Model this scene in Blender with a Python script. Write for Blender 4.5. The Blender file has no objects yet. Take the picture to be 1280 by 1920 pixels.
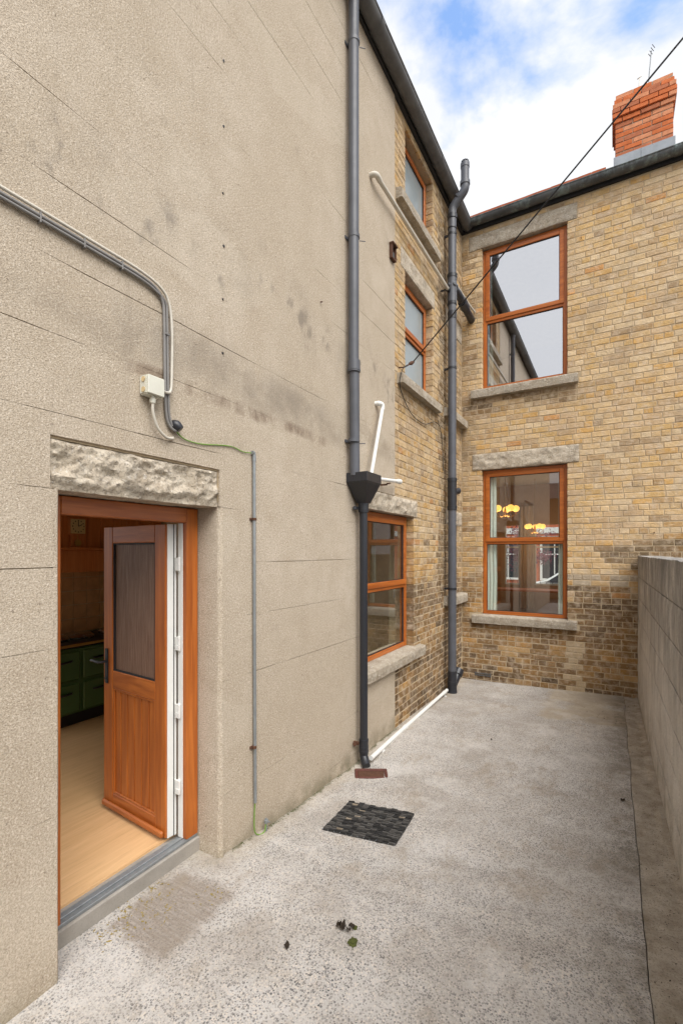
import bpy, bmesh, math, random
from mathutils import Vector, Matrix, noise
R = random.Random(7)
D = bpy.data
SC = bpy.context.scene
COL = SC.collection

# ------------------------------------------------------------------ camera, world, sun, exposure
cam_d = D.cameras.new('camera'); cam = D.objects.new('camera', cam_d); COL.objects.link(cam)
cam.location = (2.0, 0.0, 1.8)
cam.rotation_euler = (math.radians(90), 0, math.radians(30.32))
cam_d.sensor_fit = 'HORIZONTAL'; cam_d.sensor_width = 24.0; cam_d.lens = 872 / 1280 * 24
cam_d.shift_y = 75 / 1280; cam_d.clip_end = 2000; cam_d.clip_start = 0.02
SC.camera = cam
SUN_EL, SUN_AZ = 52.0, 126.0          # azimuth clockwise from +y
SUN_STRENGTH, SUN_ANGLE = 1.5, 52.0
SKY_STRENGTH, CLOUD = 0.13, 2.65
EXPOSURE = 1.62
SC.view_settings.view_transform = 'Standard'; SC.view_settings.look = 'None'
SC.view_settings.exposure = EXPOSURE; SC.view_settings.gamma = 1.0
SC.view_settings.use_curve_mapping = False
SC.cycles.max_bounces = 7; SC.cycles.diffuse_bounces = 4; SC.cycles.glossy_bounces = 4; SC.cycles.transparent_max_bounces = 10
SC.cycles.use_adaptive_sampling = True; SC.cycles.adaptive_threshold = 0.02
world = D.worlds.new('World'); SC.world = world; world.use_nodes = True
def build_world():
    nt = world.node_tree; nt.nodes.clear(); N = nt.nodes.new; L = nt.links.new
    out = N('ShaderNodeOutputWorld'); bg = N('ShaderNodeBackground'); bg.inputs['Strength'].default_value = SKY_STRENGTH
    sky = N('ShaderNodeTexSky'); sky.sky_type = 'NISHITA'; sky.sun_disc = False
    sky.sun_elevation = math.radians(SUN_EL); sky.sun_rotation = math.radians(SUN_AZ)
    sky.air_density = 1.0; sky.dust_density = 0.4; sky.ozone_density = 2.0
    tc = N('ShaderNodeTexCoord'); mp = N('ShaderNodeMapping'); mp.inputs['Scale'].default_value = (1, 1, 1.5)
    mp.inputs['Location'].default_value = (14.28, 18.42, 7.90)
    L(tc.outputs['Generated'], mp.inputs['Vector'])
    n1 = N('ShaderNodeTexNoise'); n1.inputs['Scale'].default_value = 2.1; n1.inputs['Detail'].default_value = 9; n1.inputs['Roughness'].default_value = 0.56
    n1.inputs['Distortion'].default_value = 0.35
    L(mp.outputs[0], n1.inputs['Vector'])
    rp = N('ShaderNodeValToRGB'); rp.color_ramp.elements[0].position = 0.385; rp.color_ramp.elements[1].position = 0.50
    # cloud thickens towards the horizon, as a broken deck does
    sp = N('ShaderNodeSeparateXYZ'); L(tc.outputs['Generated'], sp.inputs[0])
    mr = N('ShaderNodeMapRange'); mr.inputs[1].default_value = 0.60; mr.inputs[2].default_value = 0.77; mr.inputs[3].default_value = 0.15; mr.inputs[4].default_value = -0.05
    L(sp.outputs[2], mr.inputs[0])
    ad = N('ShaderNodeMath'); ad.operation = 'ADD'; L(n1.outputs['Fac'], ad.inputs[0]); L(mr.outputs[0], ad.inputs[1])
    L(ad.outputs[0], rp.inputs['Fac'])
    n2 = N('ShaderNodeTexNoise'); n2.inputs['Scale'].default_value = 1.6; n2.inputs['Detail'].default_value = 6
    L(mp.outputs[0], n2.inputs['Vector'])
    cr = N('ShaderNodeValToRGB')
    cr.color_ramp.elements[0].color = (0.86 * CLOUD, 0.885 * CLOUD, 0.92 * CLOUD, 1); cr.color_ramp.elements[0].position = 0.3
    cr.color_ramp.elements[1].color = (0.99 * CLOUD, 1.0 * CLOUD, 1.02 * CLOUD, 1); cr.color_ramp.elements[1].position = 0.62
    L(n2.outputs['Fac'], cr.inputs['Fac'])
    mx = N('ShaderNodeMix'); mx.data_type = 'RGBA'
    L(rp.outputs['Color'], mx.inputs[0]); L(sky.outputs['Color'], mx.inputs[6]); L(cr.outputs['Color'], mx.inputs[7])
    L(mx.outputs[2], bg.inputs['Color']); L(bg.outputs[0], out.inputs['Surface'])
build_world()
sun_d = D.lights.new('sun', 'SUN'); sun_d.energy = SUN_STRENGTH; sun_d.angle = math.radians(SUN_ANGLE); sun_d.color = (1.0, 0.955, 0.89)
sun = D.objects.new('sun', sun_d); COL.objects.link(sun)
_el, _az = math.radians(SUN_EL), math.radians(SUN_AZ)
to_sun = Vector((math.sin(_az) * math.cos(_el), math.cos(_az) * math.cos(_el), math.sin(_el)))
sun.rotation_euler = to_sun.to_track_quat('Z', 'Y').to_euler()
sun.location = (6, -6, 12)

# ------------------------------------------------------------------ helpers
def lin(r, g, b, k=1.0):
    f = lambda c: (c / 255 / 12.92 if c / 255 <= 0.04045 else ((c / 255 + 0.055) / 1.055) ** 2.4)
    return (f(r) * k, f(g) * k, f(b) * k, 1.0)
WL = {}
def wl(o): return WL.get(o.name, Vector((0, 0, 0))) if o else Vector((0, 0, 0))
def tag(o, label=None, cat=None, group=None, kind=None):
    if label: o['label'] = label
    if cat: o['category'] = cat
    if group: o['group'] = group
    if kind: o['kind'] = kind
    return o
def empty(name, loc, label=None, cat=None, group=None):
    o = D.objects.new(name, None); COL.objects.link(o); o.location = loc; o.empty_display_size = 0.1
    WL[o.name] = Vector(loc)
    return tag(o, label, cat, group)
def fin(name, bm, mat, parent=None, smooth=False, bevel=0, recalc=True, label=None, cat=None, group=None, kind=None, base=False, seg=1):
    """turn a bmesh in world coordinates into one object with its origin at its own middle"""
    if bevel: bmesh.ops.bevel(bm, geom=bm.edges[:], offset=bevel, segments=seg, affect='EDGES', clamp_overlap=True)
    if recalc: bmesh.ops.recalc_face_normals(bm, faces=bm.faces[:])
    for e in bm.edges:
        lf = e.link_faces
        if len(lf) == 2 and (lf[0].smooth or lf[1].smooth) and (lf[0].smooth != lf[1].smooth or lf[0].normal.dot(lf[1].normal) < 0.72): e.smooth = False
    lo = Vector((1e9,) * 3); hi = -lo
    for v in bm.verts:
        for i in range(3):
            lo[i] = min(lo[i], v.co[i]); hi[i] = max(hi[i], v.co[i])
    c = (lo + hi) / 2
    if base: c.z = lo.z
    for v in bm.verts: v.co -= c
    me = D.meshes.new(name); bm.to_mesh(me); bm.free()
    if smooth: me.shade_smooth() if hasattr(me, 'shade_smooth') else None
    for m in (mat if isinstance(mat, (list, tuple)) else [mat]): me.materials.append(m)
    return place(name, me, c, parent, label, cat, group, kind)
def place(name, me, c, parent=None, label=None, cat=None, group=None, kind=None):
    o = D.objects.new(name, me); COL.objects.link(o)
    o.parent = parent; o.location = Vector(c) - wl(parent); WL[o.name] = Vector(c)
    return tag(o, label, cat, group, kind)
def box(bm, x0, x1, y0, y1, z0, z1, col=None):
    vs = [bm.verts.new(p) for p in ((x0, y0, z0), (x1, y0, z0), (x1, y1, z0), (x0, y1, z0), (x0, y0, z1), (x1, y0, z1), (x1, y1, z1), (x0, y1, z1))]
    fs = [bm.faces.new([vs[i] for i in q]) for q in ((0, 3, 2, 1), (4, 5, 6, 7), (0, 1, 5, 4), (1, 2, 6, 5), (2, 3, 7, 6), (3, 0, 4, 7))]
    return vs, fs
def bx(*a):
    bm = bmesh.new(); box(bm, *a); return bm
def boxes(lst):
    bm = bmesh.new()
    for a in lst: box(bm, *a)
    return bm
def smooth_pts(pts, n=6):
    P = [Vector(p) for p in pts]; out = []
    for i in range(len(P) - 1):
        p0 = P[max(i - 1, 0)]; p1 = P[i]; p2 = P[i + 1]; p3 = P[min(i + 2, len(P) - 1)]
        for k in range(n):
            t = k / n
            out.append(0.5 * ((2 * p1) + (-p0 + p2) * t + (2 * p0 - 5 * p1 + 4 * p2 - p3) * t * t + (-p0 + 3 * p1 - 3 * p2 + p3) * t ** 3))
    out.append(P[-1]); return out
def tube(bm, pts, r, n=14, cap=True):
    P = [Vector(p) for p in pts]; rs = r if isinstance(r, (list, tuple)) else [r] * len(P)
    rings = []; up = None
    for i, p in enumerate(P):
        t = Vector((0, 0, 0))
        if i > 0: t += (p - P[i - 1]).normalized() if (p - P[i - 1]).length > 1e-7 else Vector((0, 0, 0))
        if i < len(P) - 1: t += (P[i + 1] - p).normalized() if (P[i + 1] - p).length > 1e-7 else Vector((0, 0, 0))
        t.normalize()
        if up is None:
            a = Vector((0, 0, 1)) if abs(t.z) < 0.9 else Vector((1, 0, 0)); up = (a - t * a.dot(t)).normalized()
        else:
            up = (up - t * up.dot(t)).normalized()
        s = t.cross(up)
        rings.append([bm.verts.new(p + (up * math.cos(2 * math.pi * k / n) + s * math.sin(2 * math.pi * k / n)) * rs[i]) for k in range(n)])
    for a, b in zip(rings, rings[1:]):
        for k in range(n):
            f = bm.faces.new((a[k], a[(k + 1) % n], b[(k + 1) % n], b[k])); f.smooth = True
    if cap:
        bm.faces.new(rings[0][::-1]); bm.faces.new(rings[-1])
    return bm
def tb(pts, r, n=14): return tube(bmesh.new(), pts, r, n)
def collar(bm, c, ax, r, h, n=18, lip=0.004):
    c = Vector(c); a = Vector(ax).normalized()
    tube(bm, [c - a * h / 2, c - a * h / 2 + a * 0.001, c - a * (h / 2 - 0.006), c + a * (h / 2 - 0.006), c + a * (h / 2 - 0.001), c + a * h / 2], [r - lip, r, r, r, r, r - lip], n)
def rsub(rects, hole):
    a0, a1, b0, b1 = hole; out = []
    for (u0, u1, z0, z1) in rects:
        if u1 <= a0 or u0 >= a1 or z1 <= b0 or z0 >= b1: out.append((u0, u1, z0, z1)); continue
        if z0 < b0: out.append((u0, u1, z0, b0))
        if z1 > b1: out.append((u0, u1, b1, z1))
        m0, m1 = max(z0, b0), min(z1, b1)
        if u0 < a0: out.append((u0, a0, m0, m1))
        if u1 > a1: out.append((a1, u1, m0, m1))
    return out
YB = 7.07
def PL(u, o, z): return (o, u, z)            # left wall: runs along y, faces +x
def PB(u, o, z): return (u, YB - o, z)       # back wall: runs along x, faces -y
def wbox(bm, P, u0, u1, o0, o1, z0, z1):
    a = P(u0, o0, z0); b = P(u1, o1, z1)
    return box(bm, min(a[0], b[0]), max(a[0], b[0]), min(a[1], b[1]), max(a[1], b[1]), z0, z1)
def fb(v, s=1.0): return noise.fractal(Vector(v) * s, 1.0, 2.0, 5)

# ------------------------------------------------------------------ materials
def mat(name, base=(0.5, 0.5, 0.5, 1), rough=0.7, metal=0.0, spec=0.4):
    m = D.materials.new(name); m.use_nodes = True; nt = m.node_tree
    p = nt.nodes['Principled BSDF']; p.inputs['Base Color'].default_value = base
    p.inputs['Roughness'].default_value = rough; p.inputs['Metallic'].default_value = metal
    p.inputs['Specular IOR Level'].default_value = spec
    return m, nt, p
class G:
    """small node-graph writer"""
    def __init__(s, nt): s.nt = nt; s.N = nt.nodes.new; s.L = nt.links.new; s.pos = None
    def P(s):
        if s.pos is None: s.pos = s.N('ShaderNodeNewGeometry').outputs['Position']
        return s.pos
    def vec(s, scale=(1, 1, 1), loc=(0, 0, 0), rot=(0, 0, 0), src=None):
        m = s.N('ShaderNodeMapping'); m.inputs['Scale'].default_value = scale; m.inputs['Location'].default_value = loc; m.inputs['Rotation'].default_value = rot
        s.L(src or s.P(), m.inputs['Vector']); return m.outputs[0]
    def noise(s, scale, detail=4, rough=0.55, vec=None, dist=0.0):
        n = s.N('ShaderNodeTexNoise'); n.inputs['Scale'].default_value = scale; n.inputs['Detail'].default_value = detail
        n.inputs['Roughness'].default_value = rough; n.inputs['Distortion'].default_value = dist
        s.L(vec or s.P(), n.inputs['Vector']); return n.outputs['Fac']
    def voro(s, scale, vec=None, feat='F1', out='Distance', rnd=1.0):
        n = s.N('ShaderNodeTexVoronoi'); n.feature = feat; n.inputs['Scale'].default_value = scale; n.inputs['Randomness'].default_value = rnd
        s.L(vec or s.P(), n.inputs['Vector']); return n.outputs[out]
    def ramp(s, f, a, b, ca=(0, 0, 0, 1), cb=(1, 1, 1, 1)):
        n = s.N('ShaderNodeValToRGB'); e = n.color_ramp.elements
        e[0].position = a; e[1].position = b; e[0].color = ca; e[1].color = cb
        s.L(f, n.inputs['Fac']); return n.outputs['Color']
    def mix(s, f, a, b, mode='MIX'):
        n = s.N('ShaderNodeMix'); n.data_type = 'RGBA'; n.blend_type = mode
        for i, v in ((0, f), (6, a), (7, b)):
            if hasattr(v, 'is_linked') or isinstance(v, bpy.types.NodeSocket): s.L(v, n.inputs[i])
            else: n.inputs[i].default_value = v
        return n.outputs[2]
    def math(s, op, a, b=0.5, c=None):
        n = s.N('ShaderNodeMath'); n.operation = op
        for i, v in ((0, a), (1, b), (2, c)):
            if v is None: continue
            if isinstance(v, bpy.types.NodeSocket): s.L(v, n.inputs[i])
            else: n.inputs[i].default_value = v
        return n.outputs[0]
    def sep(s, v=None):
        n = s.N('ShaderNodeSeparateXYZ'); s.L(v or s.P(), n.inputs[0]); return n.outputs
    def band(s, v, a, b, w):
        """1 inside a..b, soft edges of width w"""
        def ss(x0, x1):
            n = s.N('ShaderNodeMapRange'); n.interpolation_type = 'SMOOTHSTEP'; n.inputs[1].default_value = x0; n.inputs[2].default_value = x1
            s.L(v, n.inputs[0]); return n.outputs[0]
        return s.math('MULTIPLY', ss(a - w, a + w), s.math('SUBTRACT', 1.0, ss(b - w, b + w)))
    def bump(s, p, h, strength=0.5, dist=0.01, prev=None):
        b = s.N('ShaderNodeBump'); b.inputs['Strength'].default_value = strength; b.inputs['Distance'].default_value = dist
        s.L(h, b.inputs['Height'])
        if prev: s.L(prev, b.inputs['Normal'])
        s.L(b.outputs[0], p.inputs['Normal']); return b.outputs[0]

def m_render():
    m, nt, p = mat('sand_render', rough=0.93, spec=0.15); g = G(nt)
    big = g.noise(0.9, 5, 0.6); mid = g.noise(5, 6, 0.65); fine = g.noise(150, 3, 0.7); grit = g.voro(210)
    c = g.mix(g.ramp(big, 0.3, 0.7), (0.515, 0.438, 0.338, 1), (0.605, 0.525, 0.425, 1))
    c = g.mix(g.ramp(mid, 0.35, 0.72), c, (0.49, 0.412, 0.315, 1))
    c = g.mix(g.ramp(g.noise(140, 3, 0.75), 0.36, 0.56, (1, 1, 1, 1), (0, 0, 0, 1)), c, g.mix(0.55, c, (0.16, 0.12, 0.08, 1)))
    c = g.mix(g.math('MULTIPLY', g.ramp(g.noise(260, 2, 0.6), 0.5, 0.66), 0.35), c, (0.22, 0.17, 0.12, 1))
    c = g.mix(g.math('MULTIPLY', g.ramp(g.noise(95, 2, 0.5), 0.56, 0.68), 0.5), c, (0.72, 0.645, 0.54, 1))
    c = g.mix(g.math('MULTIPLY', g.ramp(g.noise(48, 2, 0.6), 0.66, 0.74), 0.6), c, (0.13, 0.10, 0.075, 1))
    # grime: sooty band at about 3.1-3.4 m, brown streak ledge and mossy foot
    x, y, z = g.sep()
    wob = g.math('MULTIPLY', g.math('SUBTRACT', g.noise(1.4, 3), 0.5), 0.5)
    zz = g.math('ADD', z, wob)
    st = g.math('MULTIPLY', g.band(zz, 2.74, 2.93, 0.06), g.ramp(g.noise(2.6, 5, 0.7), 0.40, 0.66))
    c = g.mix(g.math('MULTIPLY', st, 0.38), c, (0.17, 0.135, 0.10, 1))
    st2 = g.math('MULTIPLY', g.band(zz, 3.35, 3.75, 0.14), g.ramp(g.noise(3.2, 5, 0.7, g.vec((1, 1, 0.6), (4, 2, 1))), 0.50, 0.72))
    c = g.mix(g.math('MULTIPLY', st2, 0.28), c, (0.19, 0.16, 0.13, 1))
    led = g.math('MULTIPLY', g.band(g.math('ADD', z, g.math('MULTIPLY', wob, 0.12)), 2.655, 2.725, 0.02), g.band(y, 1.42, 3.15, 0.12))
    led = g.math('MULTIPLY', led, g.ramp(g.noise(5.5, 5, 0.7, g.vec((1, 1, 0.4), (2, 9, 1))), 0.42, 0.58))
    c = g.mix(g.math('MULTIPLY', led, 0.7), c, (0.16, 0.105, 0.07, 1))
    soot = g.math('MULTIPLY', g.band(z, 2.73, 3.0, 0.12), g.band(y, 1.35, 3.3, 0.3))
    c = g.mix(g.math('MULTIPLY', g.math('MULTIPLY', soot, g.ramp(g.noise(3.5, 5, 0.75), 0.32, 0.62)), 0.42), c, (0.20, 0.175, 0.145, 1))
    spots = g.math('MULTIPLY', g.band(z, 3.30, 3.62, 0.06), g.ramp(g.noise(6.5, 3, 0.6, g.vec((1, 1, 0.55), (7, 1, 4))), 0.60, 0.70))
    c = g.mix(g.math('MULTIPLY', spots, 0.6), c, (0.17, 0.145, 0.12, 1))
    blot = g.ramp(g.noise(4.2, 4, 0.6, g.vec((1, 1, 0.75), (9, 5, 3))), 0.66, 0.78)
    c = g.mix(g.math('MULTIPLY', blot, 0.3), c, (0.22, 0.18, 0.14, 1))
    drip = g.math('MULTIPLY', g.ramp(g.noise(5, 4, 0.6, g.vec((1, 2.2, 0.12), (3, 3, 3))), 0.60, 0.74), g.ramp(g.noise(0.7, 3, 0.6, g.vec((1, 1, 1), (6, 2, 9))), 0.42, 0.6))
    c = g.mix(g.math('MULTIPLY', drip, 0.28), c, (0.27, 0.225, 0.175, 1))
    pat = g.ramp(g.noise(1.1, 2, 0.4, g.vec((1, 1, 1.6), (13, 6, 2))), 0.60, 0.615)
    c = g.mix(g.math('MULTIPLY', pat, 0.10), c, (0.66, 0.60, 0.50, 1))
    foot = g.math('MULTIPLY', g.band(z, -0.4, 0.03, 0.10), g.ramp(g.noise(7, 4), 0.35, 0.6))
    c = g.mix(g.math('MULTIPLY', foot, 0.55), c, (0.14, 0.13, 0.075, 1))
    nt.links.new(c, p.inputs['Base Color'])
    h = g.math('ADD', g.math('MULTIPLY', fine, 0.8), g.math('ADD', g.math('MULTIPLY', grit, 0.5), g.math('MULTIPLY', mid, 1.6)))
    g.bump(p, h, 0.40, 0.011)
    return m
def m_smooth_cement(name, a, b, scale=3.0, bump=0.25, speck=0.25):
    m, nt, p = mat(name, rough=0.9, spec=0.2); g = G(nt)
    c = g.mix(g.ramp(g.noise(scale, 6, 0.65), 0.32, 0.7), a, b)
    c = g.mix(g.math('MULTIPLY', g.ramp(g.noise(120, 3, 0.7), 0.52, 0.68), speck), c, (a[0] * 0.3, a[1] * 0.3, a[2] * 0.3, 1))
    nt.links.new(c, p.inputs['Base Color']); g.bump(p, g.math('ADD', g.noise(130, 3, 0.7), g.math('MULTIPLY', g.noise(18, 4), 1.5)), bump, 0.01)
    return m
def m_block():
    m, nt, p = mat('concrete_block', rough=0.92, spec=0.2); g = G(nt)
    c = g.mix(g.ramp(g.noise(2.2, 6, 0.65), 0.32, 0.68), (0.66, 0.615, 0.56, 1), (0.77, 0.735, 0.68, 1))
    x, y, z = g.sep()
    run = g.noise(7, 6, 0.75, g.vec((1, 1.0, 0.28)))
    top = g.band(z, 0.55, 2.3, 0.75)
    c = g.mix(g.math('MULTIPLY', g.math('MULTIPLY', g.ramp(run, 0.40, 0.60), top), 0.62), c, (0.25, 0.238, 0.222, 1))
    c = g.mix(g.math('MULTIPLY', g.math('MULTIPLY', g.ramp(g.noise(3.2, 5, 0.65, g.vec((1, 1, 0.35), (1, 2, 3))), 0.42, 0.62), g.band(z, 0.9, 2.3, 0.5)), 0.55), c, (0.24, 0.225, 0.205, 1))
    c = g.mix(g.math('MULTIPLY', g.ramp(g.noise(6, 6, 0.7, g.vec((1, 1, 0.5), (8, 2, 6))), 0.50, 0.68), 0.32), c, (0.42, 0.35, 0.28, 1))
    c = g.mix(g.math('MULTIPLY', g.math('MULTIPLY', g.ramp(g.noise(14, 4, 0.6, g.vec((1, 1, 0.07), (3, 8, 0))), 0.56, 0.72), top), 0.45), c, (0.66, 0.61, 0.55, 1))
    hi_ = g.math('MULTIPLY', g.band(z, 1.15, 2.3, 0.45), g.ramp(g.noise(7, 6, 0.7, g.vec((1, 1, 0.38), (5, 5, 1))), 0.40, 0.58))
    c = g.mix(g.math('MULTIPLY', hi_, 0.62), c, (0.17, 0.165, 0.158, 1))
    cap = g.math('MULTIPLY', g.band(z, 1.64, 2.0, 0.10), g.ramp(g.noise(11, 5, 0.7), 0.38, 0.62))
    c = g.mix(g.math('MULTIPLY', cap, 0.5), c, (0.11, 0.11, 0.10, 1))
    grn = g.math('MULTIPLY', g.band(z, -0.3, 0.22, 0.25), g.ramp(g.noise(8, 4), 0.42, 0.62))
    c = g.mix(g.math('MULTIPLY', grn, 0.35), c, (0.16, 0.16, 0.09, 1))
    c = g.mix(g.math('MULTIPLY', g.ramp(g.noise(90, 4, 0.75), 0.50, 0.66), 0.5), c, (0.16, 0.145, 0.13, 1))
    nt.links.new(c, p.inputs['Base Color'])
    g.bump(p, g.math('ADD', g.noise(120, 3, 0.7), g.math('MULTIPLY', g.noise(20, 4), 1.8)), 0.8, 0.012)
    return m
def m_brick(src):
    m, nt, p = mat('yellow_brick_' + src, rough=0.9, spec=0.2); g = G(nt)
    if src == 'object':
        n = g.N('ShaderNodeObjectInfo'); base = n.outputs['Color']
    else:
        n = g.N('ShaderNodeVertexColor'); n.layer_name = 'tone'; base = n.outputs['Color']
    mott = g.noise(22, 5, 0.65); fine = g.noise(170, 3, 0.7)
    c = g.mix(g.math('MULTIPLY', g.ramp(mott, 0.36, 0.66), 0.55), base, g.mix(1.0, base, (0.74, 0.70, 0.66, 1), 'MULTIPLY'))
    c = g.mix(g.math('MULTIPLY', g.ramp(g.noise(13, 4, 0.6, g.vec((1, 1, 1), (5, 3, 8))), 0.46, 0.68), 0.55), c, (0.64, 0.535, 0.41, 1))
    c = g.mix(g.math('MULTIPLY', g.ramp(fine, 0.55, 0.68), 0.35), c, (0.10, 0.075, 0.045, 1))
    c = g.mix(g.math('MULTIPLY', g.ramp(g.noise(3.1, 5, 0.65), 0.48, 0.72), 0.42), c, (0.24, 0.19, 0.14, 1))
    nt.links.new(c, p.inputs['Base Color'])
    g.bump(p, g.math('ADD', g.math('MULTIPLY', mott, 1.4), g.math('ADD', g.math('MULTIPLY', fine, 0.6), g.noise(60, 3))), 0.6, 0.012)
    return m
def m_mortar():
    m, nt, p = mat('lime_mortar', rough=0.95, spec=0.1); g = G(nt)
    x, y, z = g.sep()
    up = g.N('ShaderNodeMapRange'); up.inputs[1].default_value = 0.9; up.inputs[2].default_value = 3.0; nt.links.new(z, up.inputs[0])
    c = g.mix(up.outputs[0], (0.58, 0.47, 0.32, 1), (0.47, 0.365, 0.24, 1))
    c = g.mix(g.math('MULTIPLY', g.ramp(g.noise(7, 5, 0.7), 0.45, 0.65), 0.5), c, (0.33, 0.25, 0.165, 1))
    c = g.mix(g.math('MULTIPLY', g.ramp(g.noise(150, 2), 0.5, 0.7), 0.3), c, (0.15, 0.11, 0.07, 1))
    nt.links.new(c, p.inputs['Base Color']); g.bump(p, g.noise(120, 3, 0.7), 0.5, 0.01)
    return m
def m_granite(name, k=1.0, dark=0.5):
    m, nt, p = mat(name, rough=0.85, spec=0.25); g = G(nt)
    c = g.mix(g.ramp(g.noise(9, 5, 0.65), 0.35, 0.66), (0.36 * k, 0.30 * k, 0.225 * k, 1), (0.52 * k, 0.46 * k, 0.37 * k, 1))
    c = g.mix(g.ramp(g.noise(75, 3, 0.6), 0.54, 0.62), c, g.mix(dark, c, (0.10, 0.085, 0.07, 1)))
    c = g.mix(g.math('MULTIPLY', g.ramp(g.noise(60, 3, 0.6, g.vec((1, 1, 1), (3, 3, 3))), 0.58, 0.66), 0.6), c, (0.68, 0.63, 0.55, 1))
    c = g.mix(g.math('MULTIPLY', g.ramp(g.noise(4, 5, 0.7), 0.54, 0.70), 0.5), c, (0.15, 0.13, 0.11, 1))
    nt.links.new(c, p.inputs['Base Color']); g.bump(p, g.math('ADD', g.noise(70, 4, 0.7), g.math('MULTIPLY', g.noise(22, 4), 1.4)), 0.7, 0.015)
    return m
def m_wood(name, a, b, rough=0.38, axis='z', spec=0.45):
    m, nt, p = mat(name, rough=rough, spec=spec); g = G(nt)
    sc = {'z': (26, 26, 1.6), 'y': (26, 1.6, 26), 'x': (1.6, 26, 26)}[axis]
    n = g.noise(1.0, 5, 0.6, g.vec(sc), 0.6)
    c = g.mix(g.ramp(n, 0.32, 0.7), a, b)
    c = g.mix(g.math('MULTIPLY', g.ramp(g.noise(1.0, 4, 0.6, g.vec(tuple(4 * q for q in sc))), 0.52, 0.7), 0.25), c, (a[0] * 0.45, a[1] * 0.4, a[2] * 0.4, 1))
    nt.links.new(c, p.inputs['Base Color']); g.bump(p, n, 0.06, 0.004)
    return m
def m_plain(name, col, rough=0.5, metal=0.0, var=0.25, scale=12, bump=0.05, spec=0.4):
    m, nt, p = mat(name, col, rough, metal, spec); g = G(nt)
    n = g.noise(scale, 5, 0.65)
    c = g.mix(g.math('MULTIPLY', g.ramp(n, 0.38, 0.68), var), col, (col[0] * 0.45, col[1] * 0.45, col[2] * 0.45, 1))
    nt.links.new(c, p.inputs['Base Color'])
    r = g.N('ShaderNodeMapRange'); r.inputs[3].default_value = max(0.05, rough - 0.1); r.inputs[4].default_value = min(1, rough + 0.15)
    nt.links.new(n, r.inputs[0]); nt.links.new(r.outputs[0], p.inputs['Roughness'])
    if bump: g.bump(p, g.noise(scale * 6, 3), bump, 0.004)
    return m
def m_glass(name, base, tint=(0.92, 0.95, 0.94, 1), gain=1.6, wav=0.0):
    m = D.materials.new(name); m.use_nodes = True; nt = m.node_tree; nt.nodes.clear(); g = G(nt)
    out = g.N('ShaderNodeOutputMaterial'); tr = g.N('ShaderNodeBsdfTransparent'); tr.inputs[0].default_value = tint
    gl = g.N('ShaderNodeBsdfGlossy'); gl.inputs['Roughness'].default_value = 0.0; gl.inputs['Color'].default_value = (0.95, 0.96, 1, 1)
    fr = g.N('ShaderNodeFresnel'); fr.inputs['IOR'].default_value = 1.5
    f = g.math('MINIMUM', g.math('MULTIPLY_ADD', fr.outputs[0], gain, base), 0.96)
    geo = g.N('ShaderNodeNewGeometry'); f = g.math('MULTIPLY', f, g.math('SUBTRACT', 1.0, geo.outputs['Backfacing']))   # one reflection per pane
    if wav:
        b = g.N('ShaderNodeBump'); b.inputs['Strength'].default_value = wav; b.inputs['Distance'].default_value = 0.01
        nt.links.new(g.noise(2.2, 2, 0.4), b.inputs['Height']); nt.links.new(b.outputs[0], gl.inputs['Normal'])
    mx = g.N('ShaderNodeMixShader'); nt.links.new(f, mx.inputs[0]); nt.links.new(tr.outputs[0], mx.inputs[1]); nt.links.new(gl.outputs[0], mx.inputs[2])
    nt.links.new(mx.outputs[0], out.inputs['Surface'])
    return m
def m_emit(name, col, strength):
    m, nt, p = mat(name, col, 0.4); p.inputs['Emission Color'].default_value = col; p.inputs['Emission Strength'].default_value = strength
    return m
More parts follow.
